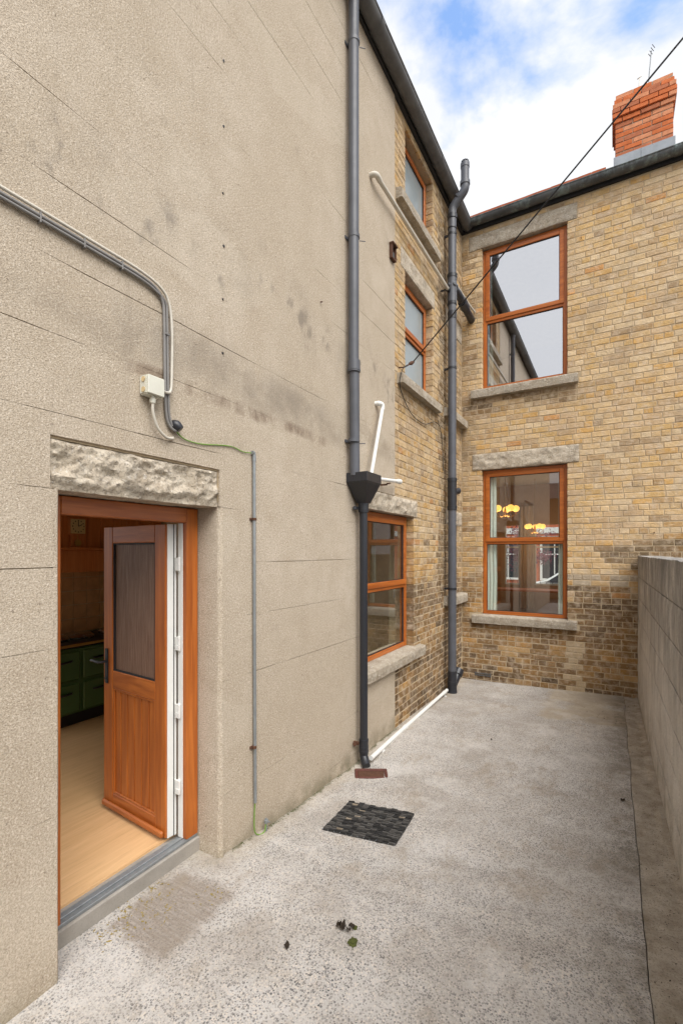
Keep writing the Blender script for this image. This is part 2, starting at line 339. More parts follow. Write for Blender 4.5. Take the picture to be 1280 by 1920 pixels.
def m_yard():
    m, nt, p = mat('exposed_aggregate', rough=0.88, spec=0.25); g = G(nt)
    x, y, z = g.sep()
    dist = g.N('ShaderNodeTexVoronoi'); dist.inputs['Scale'].default_value = 108; nt.links.new(g.vec((1, 1, 0.4)), dist.inputs['Vector'])
    cell = g.N('ShaderNodeSeparateColor'); nt.links.new(dist.outputs['Color'], cell.inputs[0])
    size = g.math('MULTIPLY_ADD', cell.outputs[1], 0.28, 0.36)
    peb = g.ramp(g.math('SUBTRACT', size, dist.outputs['Distance']), 0.0, 0.07)
    big = g.noise(0.8, 5, 0.6); mid = g.noise(4, 6, 0.65)
    cem = g.mix(g.ramp(big, 0.3, 0.7), (0.46, 0.435, 0.402, 1), (0.58, 0.557, 0.527, 1))
    cem = g.mix(g.ramp(mid, 0.4, 0.72), cem, (0.43, 0.40, 0.36, 1))
    cem = g.mix(g.math('MULTIPLY', g.ramp(g.noise(260, 2, 0.6), 0.5, 0.66), 0.4), cem, (0.2, 0.165, 0.13, 1))
    pc = g.mix(cell.outputs[0], (0.10, 0.098, 0.098, 1), (0.36, 0.335, 0.305, 1))
    pc = g.mix(g.ramp(cell.outputs[2], 0.72, 0.76), pc, (0.58, 0.52, 0.45, 1))
    wear = g.ramp(g.noise(1.7, 5, 0.65, g.vec((1, 1, 1), (2, 7, 0))), 0.30, 0.62)
    cov = g.math('MULTIPLY', peb, g.math('MULTIPLY_ADD', wear, 0.36, 0.62))
    v2 = g.N('ShaderNodeTexVoronoi'); v2.inputs['Scale'].default_value = 175; nt.links.new(g.vec((1, 1, 0.4), (3.1, 1.7, 0)), v2.inputs['Vector'])
    c2 = g.N('ShaderNodeSeparateColor'); nt.links.new(v2.outputs['Color'], c2.inputs[0])
    p2 = g.math('MULTIPLY', g.ramp(g.math('SUBTRACT', g.math('MULTIPLY_ADD', c2.outputs[1], 0.3, 0.22), v2.outputs['Distance']), 0.0, 0.1), g.ramp(c2.outputs[2], 0.45, 0.5))
    cem = g.mix(g.math('MULTIPLY', p2, 0.8), cem, g.mix(c2.outputs[0], (0.11, 0.105, 0.105, 1), (0.40, 0.365, 0.32, 1)))
    c = g.mix(cov, cem, pc)
    # smooth cement patch in the far right corner, and along the wall foot
    wob = g.math('MULTIPLY', g.math('SUBTRACT', g.noise(5, 4, 0.6), 0.5), 0.35)
    pm = g.math('MULTIPLY', g.band(g.math('ADD', x, wob), 1.25, 2.6, 0.06), g.band(g.math('ADD', y, wob), 5.75, 8.0, 0.08))
    pm = g.math('MULTIPLY', pm, g.ramp(g.noise(3, 4), 0.25, 0.45))
    lm = g.math('MULTIPLY', g.band(g.math('ADD', x, wob), -1, 0.10, 0.08), g.band(y, 1.9, 8.0, 0.1))
    sm = g.math('MAXIMUM', pm, g.math('MULTIPLY', lm, 0.55))
    c = g.mix(g.math('MULTIPLY', sm, 0.85), c, g.mix(g.ramp(mid, 0.35, 0.65), (0.47, 0.40, 0.30, 1), (0.36, 0.30, 0.22, 1)))
    # ghost of an old mat in front of the door step
    w2 = g.math('MULTIPLY', g.math('SUBTRACT', g.noise(12, 5, 0.7), 0.5), 0.16)
    gm = g.math('MULTIPLY', g.band(g.math('ADD', x, w2), -0.10, 0.29, 0.035), g.band(g.math('ADD', y, w2), 1.36, 1.83, 0.045))
    stripes = g.noise(1.0, 3, 0.6, g.vec((9, 70, 1)))
    c = g.mix(g.math('MULTIPLY', gm, g.math('MULTIPLY_ADD', g.ramp(stripes, 0.35, 0.6), 0.30, 0.45)), c, (0.20, 0.155, 0.115, 1))
    # damp and dirt blotches
    c = g.mix(g.math('MULTIPLY', g.ramp(g.noise(1.3, 6, 0.7, g.vec((1, 1, 1), (11, 4, 0))), 0.44, 0.66), 0.55), c, (0.255, 0.22, 0.18, 1))
    c = g.mix(g.math('MULTIPLY', g.ramp(g.noise(2.3, 6, 0.72, g.vec((1, 1, 1), (21, 3, 0))), 0.52, 0.66), 0.38), c, (0.62, 0.59, 0.55, 1))
    c = g.mix(g.math('MULTIPLY', g.ramp(g.noise(4.5, 5, 0.7, g.vec((1, 0.6, 1), (1, 14, 0))), 0.54, 0.68), 0.42), c, (0.27, 0.215, 0.15, 1))
    c = g.mix(g.math('MULTIPLY', g.math('MULTIPLY', g.band(g.math('ADD', x, wob), 1.95, 2.4, 0.12), g.ramp(g.noise(6, 5, 0.7), 0.4, 0.62)), 0.6), c, (0.16, 0.14, 0.10, 1))
    moss = g.math('MULTIPLY', g.band(g.math('ADD', x, w2), -1, 0.015, 0.02), g.ramp(g.noise(5, 4), 0.38, 0.55))
    c = g.mix(g.math('MULTIPLY', g.math('MULTIPLY', moss, g.band(y, 2.0, 4.6, 0.2)), 0.8), c, (0.09, 0.085, 0.035, 1))
    nt.links.new(c, p.inputs['Base Color'])
    h = g.math('ADD', g.math('MULTIPLY', cov, 0.8), g.math('ADD', g.math('MULTIPLY', g.noise(240, 2), 0.3), g.math('MULTIPLY', mid, 1.2)))
    g.bump(p, h, 0.45, 0.008)
    return m
M = {}
M['render'] = m_render(); M['brick_o'] = m_brick('object'); M['brick_v'] = m_brick('vertex'); M['mortar'] = m_mortar()
M['granite'] = m_granite('rough_granite', 1.14); M['sill'] = m_granite('sill_granite', 0.86, 0.4); M['block'] = m_block()
M['yard'] = m_yard()
M['strip'] = m_smooth_cement('kerb_cement', (0.54, 0.48, 0.395, 1), (0.30, 0.255, 0.19, 1), 9.0, 0.7, 0.75)
M['reveal'] = m_smooth_cement('smooth_render', (0.56, 0.485, 0.385, 1), (0.48, 0.41, 0.315, 1), 3.0, 0.25, 0.2)
M['step'] = m_smooth_cement('grey_step', (0.36, 0.335, 0.30, 1), (0.27, 0.25, 0.22, 1), 6.0, 0.15, 0.2)
OA, OB = (0.50, 0.150, 0.026, 1), (0.29, 0.070, 0.011, 1)
M['oak'] = m_wood('golden_oak_frame', OA, OB, 0.36, 'z'); M['oakh'] = m_wood('golden_oak_rail', OA, OB, 0.36, 'y'); M['oakx'] = m_wood('golden_oak_cross_rail', OA, OB, 0.36, 'x')
M['white'] = m_plain('white_plastic', (0.74, 0.74, 0.71, 1), 0.35, 0, 0.12, 8, 0)
M['cream'] = m_plain('cream_plastic', (0.66, 0.65, 0.56, 1), 0.45, 0, 0.15, 18, 0)
M['seal'] = m_plain('rubber_seal', (0.02, 0.02, 0.022, 1), 0.6)
M['grey_pvc'] = m_plain('grey_pvc', (0.088, 0.093, 0.108, 1), 0.42, 0, 0.35, 7, 0.03, 0.5)
M['black_pvc'] = m_plain('black_pvc', (0.022, 0.024, 0.030, 1), 0.36, 0, 0.3, 9, 0.03, 0.5)
M['iron'] = m_plain('weathered_gutter', (0.115, 0.115, 0.115, 1), 0.6, 0, 0.6, 6, 0.15)
M['rust'] = m_plain('rusty_iron', (0.10, 0.045, 0.025, 1), 0.8, 0, 0.5, 30, 0.3)
M['galv'] = m_plain('galvanised_steel', (0.30, 0.32, 0.33, 1), 0.5, 0.5, 0.4, 25, 0.1)
M['cable'] = m_plain('grey_cable', (0.22, 0.21, 0.20, 1), 0.5, 0, 0.3, 14, 0.05)
M['wcable'] = m_plain('white_cable', (0.60, 0.56, 0.48, 1), 0.5, 0, 0.25, 14, 0.05)
M['green_wire'] = m_plain('green_yellow_wire', (0.16, 0.30, 0.045, 1), 0.45, 0, 0.4, 60, 0)
M['blackw'] = m_plain('black_wire', (0.015, 0.014, 0.014, 1), 0.55)
M['rubber'] = m_plain('tyre_rubber', (0.034, 0.033, 0.032, 1), 0.75, 0, 0.5, 40, 0.3, 0.25)
M['rubber2'] = m_plain('tyre_rubber_dusty', (0.095, 0.09, 0.083, 1), 0.85, 0, 0.5, 40, 0.3, 0.2)
M['cord'] = m_plain('tyre_cord', (0.28, 0.23, 0.17, 1), 0.9, 0, 0.5, 60, 0.2)
M['gully'] = m_plain('red_clay_gully', (0.115, 0.038, 0.026, 1), 0.65, 0, 0.6, 22, 0.3)
M['glass_up'] = m_glass('sky_coated_glass', 0.60, gain=1.2, wav=0.012)
M['glass'] = m_glass('window_glass', 0.08, gain=2.0, wav=0.008)
M['frost'] = m_plain('obscured_glass', (0.30, 0.345, 0.36, 1), 0.16, 0, 0.15, 5, 0.08, 0.6)
M['red_brick'] = m_plain('red_chimney_brick', (0.60, 0.17, 0.06, 1), 0.9, 0, 0.45, 26, 0.5, 0.2)
M['red_brick2'] = m_plain('red_chimney_brick_pale', (0.64, 0.27, 0.14, 1), 0.9, 0, 0.4, 20, 0.5, 0.2)
M['red_brick3'] = m_plain('red_chimney_brick_dull', (0.46, 0.16, 0.08, 1), 0.9, 0, 0.4, 20, 0.5, 0.2)
M['cmortar'] = m_plain('chimney_mortar', (0.40, 0.29, 0.21, 1), 0.95, 0, 0.4, 20, 0.4, 0.1)
M['lead'] = m_plain('lead_flashing', (0.30, 0.325, 0.35, 1), 0.55, 0.2, 0.3, 9, 0.1)
M['tile'] = m_plain('clay_tile', (0.42, 0.115, 0.05, 1), 0.85, 0, 0.5, 14, 0.3, 0.2)
M['slate'] = m_plain('slate', (0.055, 0.055, 0.062, 1), 0.7, 0, 0.4, 10, 0.2)
M['leaf'] = m_plain('dead_leaf', (0.035, 0.024, 0.014, 1), 0.8, 0, 0.5, 50, 0.3)
M['moss'] = m_plain('moss', (0.075, 0.085, 0.018, 1), 0.95, 0, 0.6, 50, 0.4)
M['dry'] = m_plain('dry_straw', (0.30, 0.225, 0.07, 1), 0.9, 0, 0.5, 50, 0.2)
M['ground'] = m_smooth_cement('far_ground', (0.20, 0.18, 0.15, 1), (0.14, 0.13, 0.11, 1), 0.6, 0.3, 0.2)
M['asphalt'] = m_smooth_cement('asphalt', (0.06, 0.06, 0.062, 1), (0.045, 0.045, 0.047, 1), 2, 0.3, 0.3)

# ------------------------------------------------------------------ the ground
def yard_z(x, y):
    t = lambda a, b: max(0.0, min(1.0, (y - a) / (b - a)))
    s = lambda q: q * q * (3 - 2 * q)
    z = -0.075 * s(t(1.9, 3.0)) - 0.055 * s(t(4.6, 7.0)) * (1 - 0.55 * max(0, min(1, x / 2.2)))
    z -= 0.035 * math.exp(-((x - 0.16) ** 2 + (y - 3.6) ** 2) / 0.06)
    z += 0.02 * max(0, min(1, (x - 0.9) / 1.2)) * t(1.5, 3)
    return z + 0.004 * fb((x, y, 0), 1.3)
def sheet(xs, ys, zf):
    bm = bmesh.new(); g = [[bm.verts.new((x, y, zf(x, y))) for x in xs] for y in ys]
    for j in range(len(ys) - 1):
        for i in range(len(xs) - 1):
            f = bm.faces.new((g[j][i], g[j][i + 1], g[j + 1][i + 1], g[j + 1][i])); f.smooth = True
    return bm
def lsp(a, b, n): return [a + (b - a) * i / n for i in range(n + 1)]
def wall_x(y): return 2.375 - 0.0155 * y       # face of the boundary wall
fin('ground', sheet(lsp(-300, 300, 6), lsp(-300, 300, 6), lambda x, y: -0.5), M['ground'], kind='structure', recalc=False)
def kerb_x(y): return wall_x(y) - 0.215 + 0.012 * (y - 2) + 0.010 * fb((0, y, 3), 2.0)
bm = bmesh.new(); ys = lsp(-3.5, YB + 0.05, 176); g = []
for y in ys:
    k = kerb_x(y); xs = lsp(-0.19, k, 40)
    row = [bm.verts.new((x, y, yard_z(x, y))) for x in xs]
    row += [bm.verts.new((k + 0.004, y, yard_z(k, y) - 0.03))]
    g.append(row)
for a, b in zip(g, g[1:]):
    for i in range(len(a) - 1): bm.faces.new((a[i], a[i + 1], b[i + 1], b[i])).smooth = i < len(a) - 2
fin('yard_paving', bm, M['yard'], kind='structure', recalc=False)
bm = bmesh.new(); g = []
for y in ys:
    k = kerb_x(y) + 0.0045; xs = lsp(k, wall_x(y) + 0.05, 6)
    g.append([bm.verts.new((x, y, yard_z(k, y) - 0.006 + 0.006 * fb((x, y, 5), 4) + (0.012 if x > wall_x(y) - 0.03 else 0))) for x in xs])
for a, b in zip(g, g[1:]):
    for i in range(len(a) - 1): bm.faces.new((a[i], a[i + 1], b[i + 1], b[i])).smooth = True
fin('kerb_strip', bm, M['strip'], kind='structure', recalc=False)

# ------------------------------------------------------------------ left building: rendered wing
wing = empty('rendered_house', (0, 3.0, -0.2), 'tall sand rendered house wing with the open kitchen door', 'house')
WY0, WY1, WZ0, WZ1 = -4.0, YB + 0.3, -0.45, 6.64
DOOR = (1.075, 2.03, -0.4, 2.068)
WIN0 = (3.90, 5.105, 0.70, 2.21); WIN1 = (4.84, 5.755, 3.735, 4.945); WIN2 = (4.84, 5.755, 5.70, 6.55)
SLIT0 = (6.40, 6.83, 1.19, 2.19); SLIT1 = (6.40, 6.83, 3.79, 4.96)
LWINS = [WIN0, WIN1, WIN2, SLIT0, SLIT1]
rects = [(WY0, WY1, WZ0, WZ1)]
for h in LWINS: rects = rsub(rects, (h[0] - 0.008, h[1] + 0.008, h[2] - 0.008, h[3] + 0.008))
rects = rsub(rects, (DOOR[0] - 0.02, DOOR[1] - 0.02, DOOR[2], DOOR[3] + 0.03))
rects = rsub(rects, (1.05, 1.998, 2.06, 2.274)); rects = rsub(rects, (3.812, 5.188, 2.21, 2.39))
bm = bmesh.new()
for (a, b, c, d) in rects: wbox(bm, PL, a, b, -0.33, -0.0105, c, d)
fin('wall', bm, M['mortar'], wing)

def render_course(k, z0, z1, holes, pmat):
    rc = [(WY0, 4.54, z0, z1)]
    for h in holes: rc = rsub(rc, h)
    bm = bmesh.new()
    for (u0, u1, a, b) in rc:
        if u1 - u0 < 0.004 or b - a < 0.004: continue
        nu = max(1, int((u1 - u0) / 0.045)); nz = max(1, int((b - a) / 0.06))
        def edge(u, kk):
            q = fb((u, kk * 3.7, 0.5), 1.1) + 0.35 * fb((u, kk * 1.3, 4.5), 7)
            return 0.0023 * min(1.0, max(0.0, 1.6 * q + 0.16))
        def vz(u, j):
            z = a + (b - a) * j / nz
            wv = 0.004 * fb((u, round((z if abs(z - z1) < 1e-6 else z0) * 7.7), 9), 0.7)
            if j == nz and abs(b - z1) < 1e-6: z = z - edge(u, k + 1) + 0.006 * fb((u, (k + 1) * 5.1, 2), 0.8)
            if j == 0 and abs(a - z0) < 1e-6: z = z + edge(u, k) + 0.006 * fb((u, k * 5.1, 2), 0.8)
            return z
        def ux(u):
            return u if abs(u - 4.54) > 1e-4 else u
        f = [[bm.verts.new((0.0022 * fb((0, u, vz(u, j)), 1.6), u, vz(u, j))) for u in lsp(u0, u1, nu)] for j in range(nz + 1)]
        for j in range(nz):
            for i in range(nu): bm.faces.new((f[j][i], f[j][i + 1], f[j + 1][i + 1], f[j + 1][i])).smooth = True
        # returns to the wall core
        rim = [f[0][i] for i in range(nu + 1)] + [f[j][nu] for j in range(1, nz + 1)] + [f[nz][i] for i in range(nu - 1, -1, -1)] + [f[j][0] for j in range(nz - 1, 0, -1)]
        bk = [bm.verts.new((-0.018, v.co.y, v.co.z)) for v in rim]
        for i in range(len(rim)):
            j = (i + 1) % len(rim); bm.faces.new((rim[j], rim[i], bk[i], bk[j]))
    if len(bm.verts): fin('render_course', bm, pmat, wing, recalc=False)
    else: bm.free()
LINT_D = (1.047, 2.000, 2.062, 2.285)
rholes = [DOOR, LINT_D, (WIN0[0], WIN0[1], WIN0[2] - 0.10, WIN0[3] + 0.01), (3.80, 5.3, 2.19, 2.40), (3.77, 5.3, 0.585, 0.71)]
zc = [-0.45, 0.02, 0.35, 0.70, 1.03, 1.40, 1.735, 2.062, 2.38]
while zc[-1] < 6.5: zc.append(zc[-1] + R.choice((0.31, 0.33, 0.345)))
zc[-1] = 6.64
for k in range(len(zc) - 1): render_course(k, zc[k], zc[k + 1], rholes, M['render'])

# rounded jambs of the door opening
def jamb(ycorner, sgn, ylim):
    prof = [(0.0, ycorner + sgn * 0.03)]
    for i in range(1, 8):
        t = i / 8 * math.pi / 2
        prof.append((-0.03 + 0.03 * math.cos(t), ycorner + sgn * (0.03 - 0.03 * math.sin(t))))
    prof.append((-0.26, ycorner)); prof.append((-0.26, ycorner + sgn * 0.03))
    bm = bmesh.new(); zs = lsp(-0.3, 2.066, 30); gr = []
    for z in zs:
        fl = (0.018 if sgn > 0 else 0.0) * math.exp(-max(0, z) / 0.05)
        gr.append([bm.verts.new((x + 0.0025 * fb((x, y, z), 5) + (fl if x > -0.05 else 0), y - sgn * (0.003 * fb((x * 2, 1, z), 3) + fl * 0.6), z)) for x, y in prof])
    for a, b in zip(gr, gr[1:]):
        for i in range(len(a) - 1): bm.faces.new((a[i], a[i + 1], b[i + 1], b[i])).smooth = True
    bm.faces.new(gr[-1])
    return fin('door_reveal', bm, M['render'], wing)
jamb(2.0, 1, 0); jamb(1.09, -1, 0)

def stone(P, u0, u1, o0, o1, z0, z1, rough, seed, mat_, name, parent, margin=0.02, res=0.018):
    """dressed stone with a rough face: displaced front grid, plain returns"""
    bm = bmesh.new(); nu = max(2, int((u1 - u0) / res)); nz = max(2, int((z1 - z0) / res))
    f = []
    for j in range(nz + 1):
        row = []
        for i in range(nu + 1):
            u = u0 + (u1 - u0) * i / nu; z = z0 + (z1 - z0) * j / nz
            e = min(u - u0, u1 - u, z - z0, z1 - z); w = min(1, e / margin)
            q = fb((u * 1.2, seed, z * 2.2), 5.0) * 0.8 + noise.ridged_multi_fractal(Vector((u * 9, seed + 3.3, z * 14)), 0.8, 2.0, 5, 1.0, 2.0) * 0.5 - 0.4
            w *= min(1, max(0.1, (z - z0 - 0.012) / 0.03)) if rough > 0.02 else 1
            o = o1 + rough * q * (0.12 + 0.88 * w) - (1 - w) ** 2 * 0.006
            ju = 0.004 * fb((u, seed + 7, z), 9); jz = 0.004 * fb((u, seed + 17, z), 9)
            row.append(bm.verts.new(P(u + ju, o, z + jz)))
        f.append(row)
    for j in range(nz):
        for i in range(nu): bm.faces.new((f[j][i], f[j][i + 1], f[j + 1][i + 1], f[j + 1][i])).smooth = True
    rim = [f[0][i] for i in range(nu + 1)] + [f[j][nu] for j in range(1, nz + 1)] + [f[nz][i] for i in range(nu - 1, -1, -1)] + [f[j][0] for j in range(nz - 1, 0, -1)]
    ax = 0 if P is PL else 1
    bk = []
    for v in rim:
        c = v.co.copy(); c[ax] = P(0, o0, 0)[ax]; bk.append(bm.verts.new(c))
    for i in range(len(rim)):
        j = (i + 1) % len(rim); bm.faces.new((rim[j], rim[i], bk[i], bk[j]))
    bm.faces.new(bk)
    return fin(name, bm, mat_, parent)
stone(PL, LINT_D[0] + 0.003, LINT_D[1] - 0.003, -0.24, -0.012, LINT_D[2], LINT_D[3] - 0.012, 0.030, 1.1, M['granite'], 'lintel', wing, 0.012, 0.009)
stone(PL, 3.81, 5.19, -0.16, 0.004, 2.213, 2.392, 0.026, 4.4, M['granite'], 'lintel', wing, 0.03)
stone(PL, 4.72, 5.82, -0.16, 0.000, 4.948, 5.15, 0.006, 6.4, M['granite'], 'lintel', wing)
stone(PL, 6.30, 7.05, -0.16, 0.004, 2.193, 2.39, 0.010, 7.4, M['granite'], 'lintel', wing)
stone(PL, 6.30, 7.05, -0.16, 0.004, 4.963, 5.20, 0.006, 8.4, M['granite'], 'lintel', wing)
def sill(P, u0, u1, z0, z1, out, seed, parent):
    """window sill with a weathered top sloping outwards"""
    bm = bmesh.new(); nu = int((u1 - u0) / 0.03); gr = []
    for i in range(nu + 1):
        u = u0 + (u1 - u0) * i / nu; e = min(i, nu - i) / 2; r = 0.006 if e == 0 else 0
        q = lambda k: 0.004 * fb((u, k, seed), 6)
        pr = [(-0.15, z0 + r), (out - r + q(1), z0 + r + q(2)), (out - r + q(3) + 0.002, (z0 + z1) / 2 - 0.01), (out - r - 0.002 + q(4), z1 - 0.028 + q(5)), (out - 0.012 - r, z1 - 0.016 + q(6)), (-0.04, z1 - 0.002), (-0.15, z1)]
        gr.append([bm.verts.new(P(u, o, z)) for o, z in pr])
    for a, b in zip(gr, gr[1:]):
        for k in range(len(a)): bm.faces.new((a[k], a[(k + 1) % len(a)], b[(k + 1) % len(a)], b[k]))
    bm.faces.new(gr[0]); bm.faces.new(gr[-1])
    return fin('window_sill', bm, M['sill'], parent)
sill(PL, 3.775, 5.295, 0.588, 0.705, 0.075, 1, wing)
sill(PL, 4.62, 5.915, 3.615, 3.74, 0.07, 2, wing)
sill(PL, 4.58, 5.87, 5.575, 5.705, 0.07, 3, wing)
sill(PL, 6.22, 7.05, 1.06, 1.195, 0.10, 4, wing)
sill(PL, 6.22, 7.05, 3.665, 3.795, 0.10, 5, wing)

def window(P, op, zt, parent, gmats, rail, fo=-0.085, upper_sash=True, fw=0.055):
    """two-light window: outer frame with transom, opening upper sash, fixed lower pane"""
    u0, u1, z0, z1 = op; f0, f1 = fo - 0.06, fo
    bm = bmesh.new()
    wbox(bm, P, u0, u0 + fw, f0, f1, z0, z1); wbox(bm, P, u1 - fw, u1, f0, f1, z0, z1)
    fr = fin('window', bm, M['oak'], parent, bevel=0.004)
    for c, d in ((z1 - fw, z1), (z0, z0 + fw * 0.9)) + (((zt - 0.03, zt + 0.02),) if zt else ()):
        bm = bmesh.new(); wbox(bm, P, u0 + fw - 0.001, u1 - fw + 0.001, f0 + 0.002, f1 - 0.002, c, d); fin('rail', bm, rail, fr, bevel=0.004)
    top = (u0 + fw - 0.014, u1 - fw + 0.014, (zt + 0.008) if zt else z0 + fw - 0.014, z1 - fw + 0.014)
    a, b, c, d = top; s = 0.058; s0, s1 = f1 + 0.001, f1 + 0.016
    bm = bmesh.new()
    wbox(bm, P, a, a + s, s0 - 0.03, s1, c, d); wbox(bm, P, b - s, b, s0 - 0.03, s1, c, d)
    wbox(bm, P, a + s - 0.0005, b - s + 0.0005, s0 - 0.03, s1 - 0.0015, d - s, d); wbox(bm, P, a + s - 0.0005, b - s + 0.0005, s0 - 0.03, s1 - 0.0015, c, c + s)
    fin('sash', bm, rail, fr, bevel=0.004)
    def glaze(a, b, c, d, o, gm):
        bm = bmesh.new(); t = 0.007
        wbox(bm, P, a, a + t, o, o + 0.012, c, d); wbox(bm, P, b - t, b, o, o + 0.012, c, d)
        wbox(bm, P, a + t, b - t, o, o + 0.011, d - t, d); wbox(bm, P, a + t, b - t, o, o + 0.011, c, c + t)
        fin('glazing_seal', bm, M['seal'], fr)
        bm = bmesh.new(); wbox(bm, P, a + 0.001, b - 0.001, o - 0.004, o, c + 0.001, d - 0.001)
        fin('pane', bm, gm, fr)
    glaze(a + s, b - s, c + s, d - s, f1 - 0.012, gmats[0])
    if zt: glaze(u0 + fw, u1 - fw, z0 + fw * 0.9, zt - 0.03, f1 - 0.028, gmats[1])
    return fr
window(PL, (WIN0[0] + 0.003, WIN0[1] - 0.003, WIN0[2] + 0.004, WIN0[3] - 0.004), 1.42, wing, (M['glass'], M['glass']), M['oakh'], -0.10)
window(PL, (WIN1[0] + 0.003, WIN1[1] - 0.003, WIN1[2] + 0.004, WIN1[3] - 0.004), 4.36, wing, (M['frost'], M['frost']), M['oakh'], -0.10, fw=0.05)
window(PL, (WIN2[0] + 0.003, WIN2[1] - 0.003, WIN2[2] + 0.004, WIN2[3] - 0.004), None, wing, (M['frost'],), M['oakh'], -0.10, fw=0.05)
window(PL, (SLIT0[0] + 0.003, SLIT0[1] - 0.003, SLIT0[2] + 0.006, SLIT0[3] - 0.004), None, wing, (M['frost'],), M['oakh'], -0.10, fw=0.04)
window(PL, (SLIT1[0] + 0.003, SLIT1[1] - 0.003, SLIT1[2] + 0.006, SLIT1[3] - 0.004), None, wing, (M['frost'],), M['oakh'], -0.10, fw=0.04)

# ------------------------------------------------------------------ bricks
CAMP = Vector((2.0, 0, 1.8)); TH = math.radians(30.32)
def proj(p):
    d = Vector(p) - CAMP; dep = -d.x * math.sin(TH) + d.y * math.cos(TH); la = d.x * math.cos(TH) + d.y * math.sin(TH)
    return (640 + 872 * la / dep, 1035 - 872 * d.z / dep, dep)
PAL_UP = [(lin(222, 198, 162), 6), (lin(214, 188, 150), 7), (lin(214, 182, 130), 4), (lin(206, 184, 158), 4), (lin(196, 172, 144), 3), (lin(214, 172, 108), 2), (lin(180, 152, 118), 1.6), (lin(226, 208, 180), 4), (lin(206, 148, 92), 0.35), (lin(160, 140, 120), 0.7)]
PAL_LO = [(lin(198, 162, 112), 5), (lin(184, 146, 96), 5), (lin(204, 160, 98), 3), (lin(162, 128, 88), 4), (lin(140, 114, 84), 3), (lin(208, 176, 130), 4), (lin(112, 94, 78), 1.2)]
DARK = [lin(84, 72, 62), lin(100, 82, 66), lin(72, 64, 58), lin(116, 94, 72)]
KB = 0.95
def pick(pal, rr):
    t = rr.random() * sum(w for _, w in pal)
    for c, w in pal:
        t -= w
        if t <= 0: return c
    return pal[0][0]
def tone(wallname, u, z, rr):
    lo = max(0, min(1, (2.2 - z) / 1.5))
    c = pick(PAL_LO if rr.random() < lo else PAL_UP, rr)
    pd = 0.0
    if wallname == 'back':
        if u > 1.5 and 0.75 < z < 1.36: pd = 1.0 if z > 1.02 else 0.6
        if u > 1.9 and 1.6 < z < 1.98: pd = 0.85
        if z < 0.25: pd = max(pd, 0.85 * (1 - u / 3.6) * (1 if z < 0.12 else 0.6))
        if z < 0.75: pd = max(pd, 0.45)
        if u < 0.25 and z < 1.6: pd = max(pd, 0.35)
        if u < 0.2 and z > 3.3: pd = max(pd, 0.22)
        if 3.6 < z < 4.1 and u < 0.3: pd = max(pd, 0.6)
        if 3.85 < z < 4.12 and 0.1 < u < 1.75: pd = max(pd, 0.5)
        if 0.55 < z < 0.75 and 0.1 < u < 1.75: pd = max(pd, 0.5)
        if u < 0.14: pd = max(pd, 0.4)
        if 1.47 < u < 1.62 and z < 0.66: return tuple(q * 0.95 for q in lin(205, 186, 158))
        if u > 1.45 and 1.36 < z < 1.47 and rr.random() < 0.75: return lin(178, 166, 150)
    else:
        if z < 0.6: pd = 1.0
        elif z < 1.4: pd = 0.55
        if 5.98 < u < 6.5: pd = max(pd, 0.7)
        if u > 6.8: pd = max(pd, 0.35)
        if 3.3 < z < 3.62 and u < 6: pd = max(pd, 0.35)
        if u > 6.8 and z < 1.5: pd = max(pd, 0.45)
    q = 0.5 + 0.9 * fb((u * 1.0, 3.3 if wallname == 'back' else 8.8, z * 1.7), 2.2)
    amt = max(0.0, min(0.92, pd * (0.25 + 1.1 * q) + (rr.random() - 0.5) * 0.9 * pd))
    dk = rr.choice(DARK); c = tuple(a * (1 - amt) + b * amt for a, b in zip(c[:3], dk[:3]))
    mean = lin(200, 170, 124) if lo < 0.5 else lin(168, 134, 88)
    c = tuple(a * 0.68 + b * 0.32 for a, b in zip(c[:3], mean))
    dk = tuple(dk)
    c = tuple(a * (1 - 0.5 * amt) + b * 0.5 * amt for a, b in zip(c, dk[:3]))
    k = rr.uniform(0.90, 1.07)
    return tuple(q_ * k for q_ in c[:3]) + (1,)
BC = {}
def brick_mesh(P, w, h, d, var):
    key = (P.__name__, round(w / 0.004), round(h / 0.003), round(d, 2), var)
    if key in BC: return BC[key]
    rr = random.Random(hash(key[1:]) & 0xffff)
    me = D.meshes.new('brick')
    vs, fs = brick_geo(P, -w / 2, w / 2, -h / 2, h / 2, 0.0, d, rr)
    o = Vector(P(0, 0, 0))
    me.from_pydata([tuple(Vector(v) - o) for v in vs], [], fs); me.materials.append(M['brick_o'])
    BC[key] = me; return me
def brick_geo(P, u0, u1, z0, z1, o, d, rr):
    j = lambda s=0.0022: rr.uniform(-s, s)
    b = 0.0055
    fr = [(u0 + b + j(), o + j(0.001), z0 + b + j()), (u1 - b + j(), o + j(0.001), z0 + b + j()), (u1 - b + j(), o + j(0.001), z1 - b + j()), (u0 + b + j(), o + j(0.001), z1 - b + j())]
    md = [(u0 + j(.0015), o - 0.0055, z0 + j(.0015)), (u1 + j(.0015), o - 0.0055, z0 + j(.0015)), (u1 + j(.0015), o - 0.0055, z1 + j(.0015)), (u0 + j(.0015), o - 0.0055, z1 + j(.0015))]
    bk = [(p[0], o - d, p[2]) for p in md]
    vs = [P(*p) for p in fr + md + bk]
    fs = [(0, 1, 2, 3)] + [(i, 4 + i, 4 + (i + 1) % 4, (i + 1) % 4) for i in range(4)] + [(4 + i, 8 + i, 8 + (i + 1) % 4, 4 + (i + 1) % 4) for i in range(4)]
    return vs, fs
